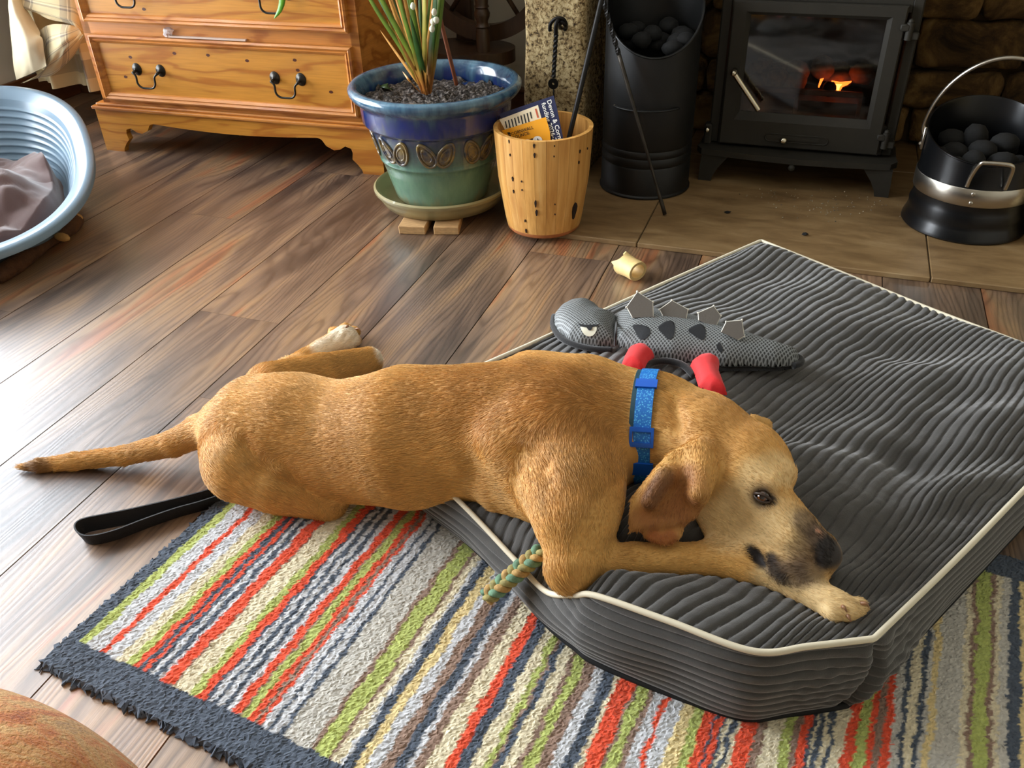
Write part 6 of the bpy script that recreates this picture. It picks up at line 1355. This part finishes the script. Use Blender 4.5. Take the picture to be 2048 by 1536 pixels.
# felt plates standing up along the back
for pl in ([(1254, 614), (1275, 585), (1305, 604), (1306, 634), (1266, 636)], [(1320, 619), (1344, 602), (1375, 619), (1372, 637), (1328, 635)], [(1397, 626), (1427, 613), (1441, 632), (1430, 655), (1398, 641)], [(1453, 644), (1483, 641), (1488, 672), (1475, 680), (1443, 664)]):
    base = [W(x, y, tz + 0.040) for x, y in pl[3:]]; yb = np.mean([q[1] for q in base]); nv = np.array([0.05, -0.75, 0.66]); ob = np.mean(base, 0)
    A = np.array([CAM + ray(x, y) * (((ob - CAM) @ nv) / (ray(x, y) @ nv)) for x, y in pl]); nn = nv / np.linalg.norm(nv); n = len(A)
    V = np.vstack([A + nn * 0.0016, A - nn * 0.0016]); F = [list(range(n)), [n + k for k in range(n)][::-1]] + [[k, n + k, n + (k + 1) % n, (k + 1) % n] for k in range(n)]
    pp = fixn(mk('back_plate', V, F, MAT_FELT, toy)); mk('plate_edge', *tube(cr(np.vstack([A[-1], A[0], A[0], A[1], A[1], A[2], A[2], A[3]]), 40), 0.0014, 6), MAT_FELTW, pp, smooth=True)
from mathutils.bvhtree import BVHTree
def surf_patch(name, pix, objs, m_, par, e=0.0012):
    """thin applique laid on the toy's surface"""
    trees = [BVHTree.FromPolygons([(Vector(v.co) + Vector(ORG[ob.name])) for v in ob.data.vertices], [list(q.vertices) for q in ob.data.polygons]) for ob in objs]
    def h(x, y):
        d = Vector(ray(x, y)).normalized(); best = None
        for tr in trees:
            r = tr.ray_cast(Vector(CAM), d)
            if r[0] is not None and (best is None or r[3] < best[1]): best = (r[0], r[3])
        p = best[0] if best else Vector(W(x, y, tz)); return np.array(p - d * e)
    c = np.mean(pix, 0); rings = [[h(*(c + (np.array(q) - c) * f)) for q in pix] for f in (1.0, 0.8, 0.55, 0.28)]
    n = len(pix); V = np.array([r for ring in [[p + 0.0 for p in rings[0]]] + rings for r in ring] + [h(*c)])
    d0 = np.array(ray(*c)); d0 /= np.linalg.norm(d0); V[:n] += d0 * 0.003 * (1 if e < 0.003 else 1.5)
    F = gridF(5, n, False, True).tolist() + [[4 * n + k, 4 * n + (k + 1) % n, 5 * n] for k in range(n)]
    return fixn(mk(name, V, F, m_, par, smooth=True, angle=60))
hdo = bpy.data.objects['head']
MAT_SPOT = mat('black_applique', c255(22, 24, 28), 0.7, bmp=0.2, bs=400)
def rpts(pts, n=18): return cr([(x, y) for x, y in pts], n, True).tolist()
for pl in ([(1265, 651), (1280, 649), (1296, 654), (1301, 664), (1292, 677), (1280, 678), (1273, 668)], [(1316, 655), (1330, 643), (1345, 642), (1350, 655), (1347, 672), (1338, 679), (1326, 668)], [(1376, 661), (1388, 651), (1402, 648), (1411, 658), (1410, 675), (1404, 680), (1390, 672)], [(1433, 694), (1439, 684), (1446, 699), (1440, 704)]):
    surf_patch('spot', rpts(pl), [bodyo], MAT_SPOT, bodyo)
ew = surf_patch('eye', rpts([(1162, 652), (1190, 652), (1193, 660), (1187, 670), (1177, 673), (1167, 667)]), [hdo], mat('white_applique', c255(238, 236, 214), 0.6), hdo, 0.0022)
surf_patch('pupil', rpts([(1172, 650), (1184, 651), (1183, 659), (1177, 660)], 12), [hdo], MAT_SPOT, ew, 0.0042); surf_patch('brow', [(1155, 647), (1175, 650), (1198, 648), (1190, 653), (1175, 655), (1162, 653)], [hdo], MAT_SPOT, ew, 0.0034)

# ================================================================ chewed marrow bone
bn0 = W(1239, 538, 0.024); bn1 = W(1281, 536, 0.024); axd = np.array([0.80, -0.60, 0.0]); sd = np.array([-axd[1], axd[0], 0.0]); upz = np.array([0, 0, 1.0])
seg = 40; rows = []; th = np.linspace(0, 2 * math.pi, seg, endpoint=False); rg2 = np.random.default_rng(8); jag = 0.010 * np.interp(th, np.linspace(0, 2 * math.pi, 14), np.r_[rg2.uniform(-1, 1, 13), 0]) + 0.016 * (np.sin(th) > 0.3) * np.sin(th * 2.5)
ctr = (bn0 + bn1) / 2
for s, r in ((0, 0.030), (0.25, 0.028), (0.6, 0.0265), (0.9, 0.027), (1.0, 0.0262)):
    off = (-0.028 - jag) * (1 - s) + 0.030 * s; rows.append(ctr + off[:, None] * axd + (r * np.cos(th) * 1.05)[:, None] * sd + (r * np.sin(th) * 0.92)[:, None] * upz)
for s, r in ((1.0, 0.019), (0.6, 0.017), (0.2, 0.018), (0.0, 0.022)):
    off = (-0.028 - jag) * (1 - s) + 0.0295 * s; rows.append(ctr + off[:, None] * axd + (r * np.cos(th) * 1.05)[:, None] * sd + (r * np.sin(th) * 0.92)[:, None] * upz)
V = np.vstack(rows); V[:, 2] += -V[:, 2].min() + 0.0
o = fixn(mk('marrow_bone', V, gridF(len(rows), seg, True, True), mat('old_bone', c255(226, 196, 132), 0.55, var=0.14, vs=40, bmp=0.2, bs=90), smooth=True, angle=50)); tag(o, 'hollow cream marrow bone with chewed end on the floor by the hearth', 'dog chew')

# ================================================================ plaited rope chew at the cushion rim
ra, rb_ = W(972, 1196, 0.062), W(1086, 1100, 0.125); n_ = 120; s = np.linspace(0, 1, n_); axr = (rb_ - ra) / np.linalg.norm(rb_ - ra); n1 = np.cross(axr, upz); n1 /= np.linalg.norm(n1); n2 = np.cross(n1, axr)
rope = thing('plaited_rope_chew', 'plaited green and tan rope chew lying over the cushion rim', 'dog toy', (ra[0], ra[1], 0.03))
for k, c_ in enumerate((c255(150, 140, 84), c255(176, 142, 84), c255(104, 140, 112))):
    ph = 2 * math.pi * k / 3; w = 2 * math.pi * 3.2
    P = ra + s[:, None] * (rb_ - ra) + (0.0085 * np.sin(w * s + ph))[:, None] * n1 + (0.0048 * np.sin(2 * (w * s + ph)))[:, None] * n2
    mk('strand', *tube(P, 0.0068 - 0.0012 * np.abs(2 * s - 1) ** 4, 8, sy=0.8), mat('rope_strand_%d' % k, c_, 0.8, var=0.3, vs=120, bmp=0.5, bs=300), rope, smooth=True)

# ================================================================ black lead
mid_ = [(446, 988), (400, 1002), (330, 1020), (260, 1036), (205, 1047), (176, 1053), (163, 1060), (168, 1073), (188, 1078), (232, 1068), (290, 1046), (350, 1025), (400, 1011), (440, 998)]
P = cr([W(x, y, 0.012) for x, y in mid_], 110); T = np.gradient(P, axis=0); T /= np.linalg.norm(T, axis=1)[:, None]; S_ = np.cross(T, upz); S_ /= np.linalg.norm(S_, axis=1)[:, None]
lean = 0.25 * S_; rows = []
for e, h_ in ((-0.0013, 0.0), (-0.0013, 0.026), (0.0013, 0.026), (0.0013, 0.0)):
    rows.append(P * np.array([1, 1, 0]) + S_ * e + lean * h_ + upz * (h_ + 0.0005))
V = np.stack(rows, 1).reshape(-1, 3); o = fixn(mk('dog_lead', V, gridF(110, 4, False, True).tolist() + [[0, 1, 2, 3], [439, 438, 437, 436]], mat('black_webbing', c255(20, 19, 20), 0.7, bmp=0.4, bs=500), smooth=True, angle=40)); tag(o, 'black webbing lead loop on the floor beside the dog', 'dog lead')

# ================================================================ plush throw in the foreground
o0 = W(60, 1500, 0.30)
a, r = np.meshgrid(np.linspace(0, 2 * math.pi, 120), np.linspace(0, 1, 60), indexing='ij')
tc_ = np.array([-0.66, 0.20]); rx, ry = 0.28, 0.20; c2_, s2_ = math.cos(-0.2), math.sin(-0.2)
X = tc_[0] + rx * r * np.cos(a) * c2_ - ry * r * np.sin(a) * s2_; Y = tc_[1] + rx * r * np.cos(a) * s2_ + ry * r * np.sin(a) * c2_; Q = np.stack([X.ravel(), Y.ravel()], 1)
Z = 0.33 * (1 - r.ravel() ** 3.2) ** 0.55 + 0.012 * vnoise(Q, 9, 1) * (1 - r.ravel()) + 0.004 * vnoise(Q, 40, 2) * (1 - r.ravel())
m, t, b = nt('mottled_orange_plush'); v = coords(t, (1, 1, 0.6), (0, 0, 0.6)); t.links.new(ramp(t, noise(t, v, 11, 8, 0.68, 1.2), [(0.36, c255(160, 78, 26)), (0.46, c255(196, 116, 46)), (0.54, c255(206, 158, 92)), (0.62, c255(172, 132, 84)), (0.74, c255(206, 110, 40))]), b.inputs['Base Color']); b.inputs['Roughness'].default_value = 0.9; b.inputs['Sheen Weight'].default_value = 0.15; bump(t, b, noise(t, coords(t), 220, 5), 0.9, 0.006)
o = fixn(mk('plush_throw', np.column_stack([Q, np.maximum(Z, 0.0)]), gridF(120, 60), m, smooth=True)); tag(o, 'mottled orange plush throw mounded on the floor beside the rug corner', 'throw')
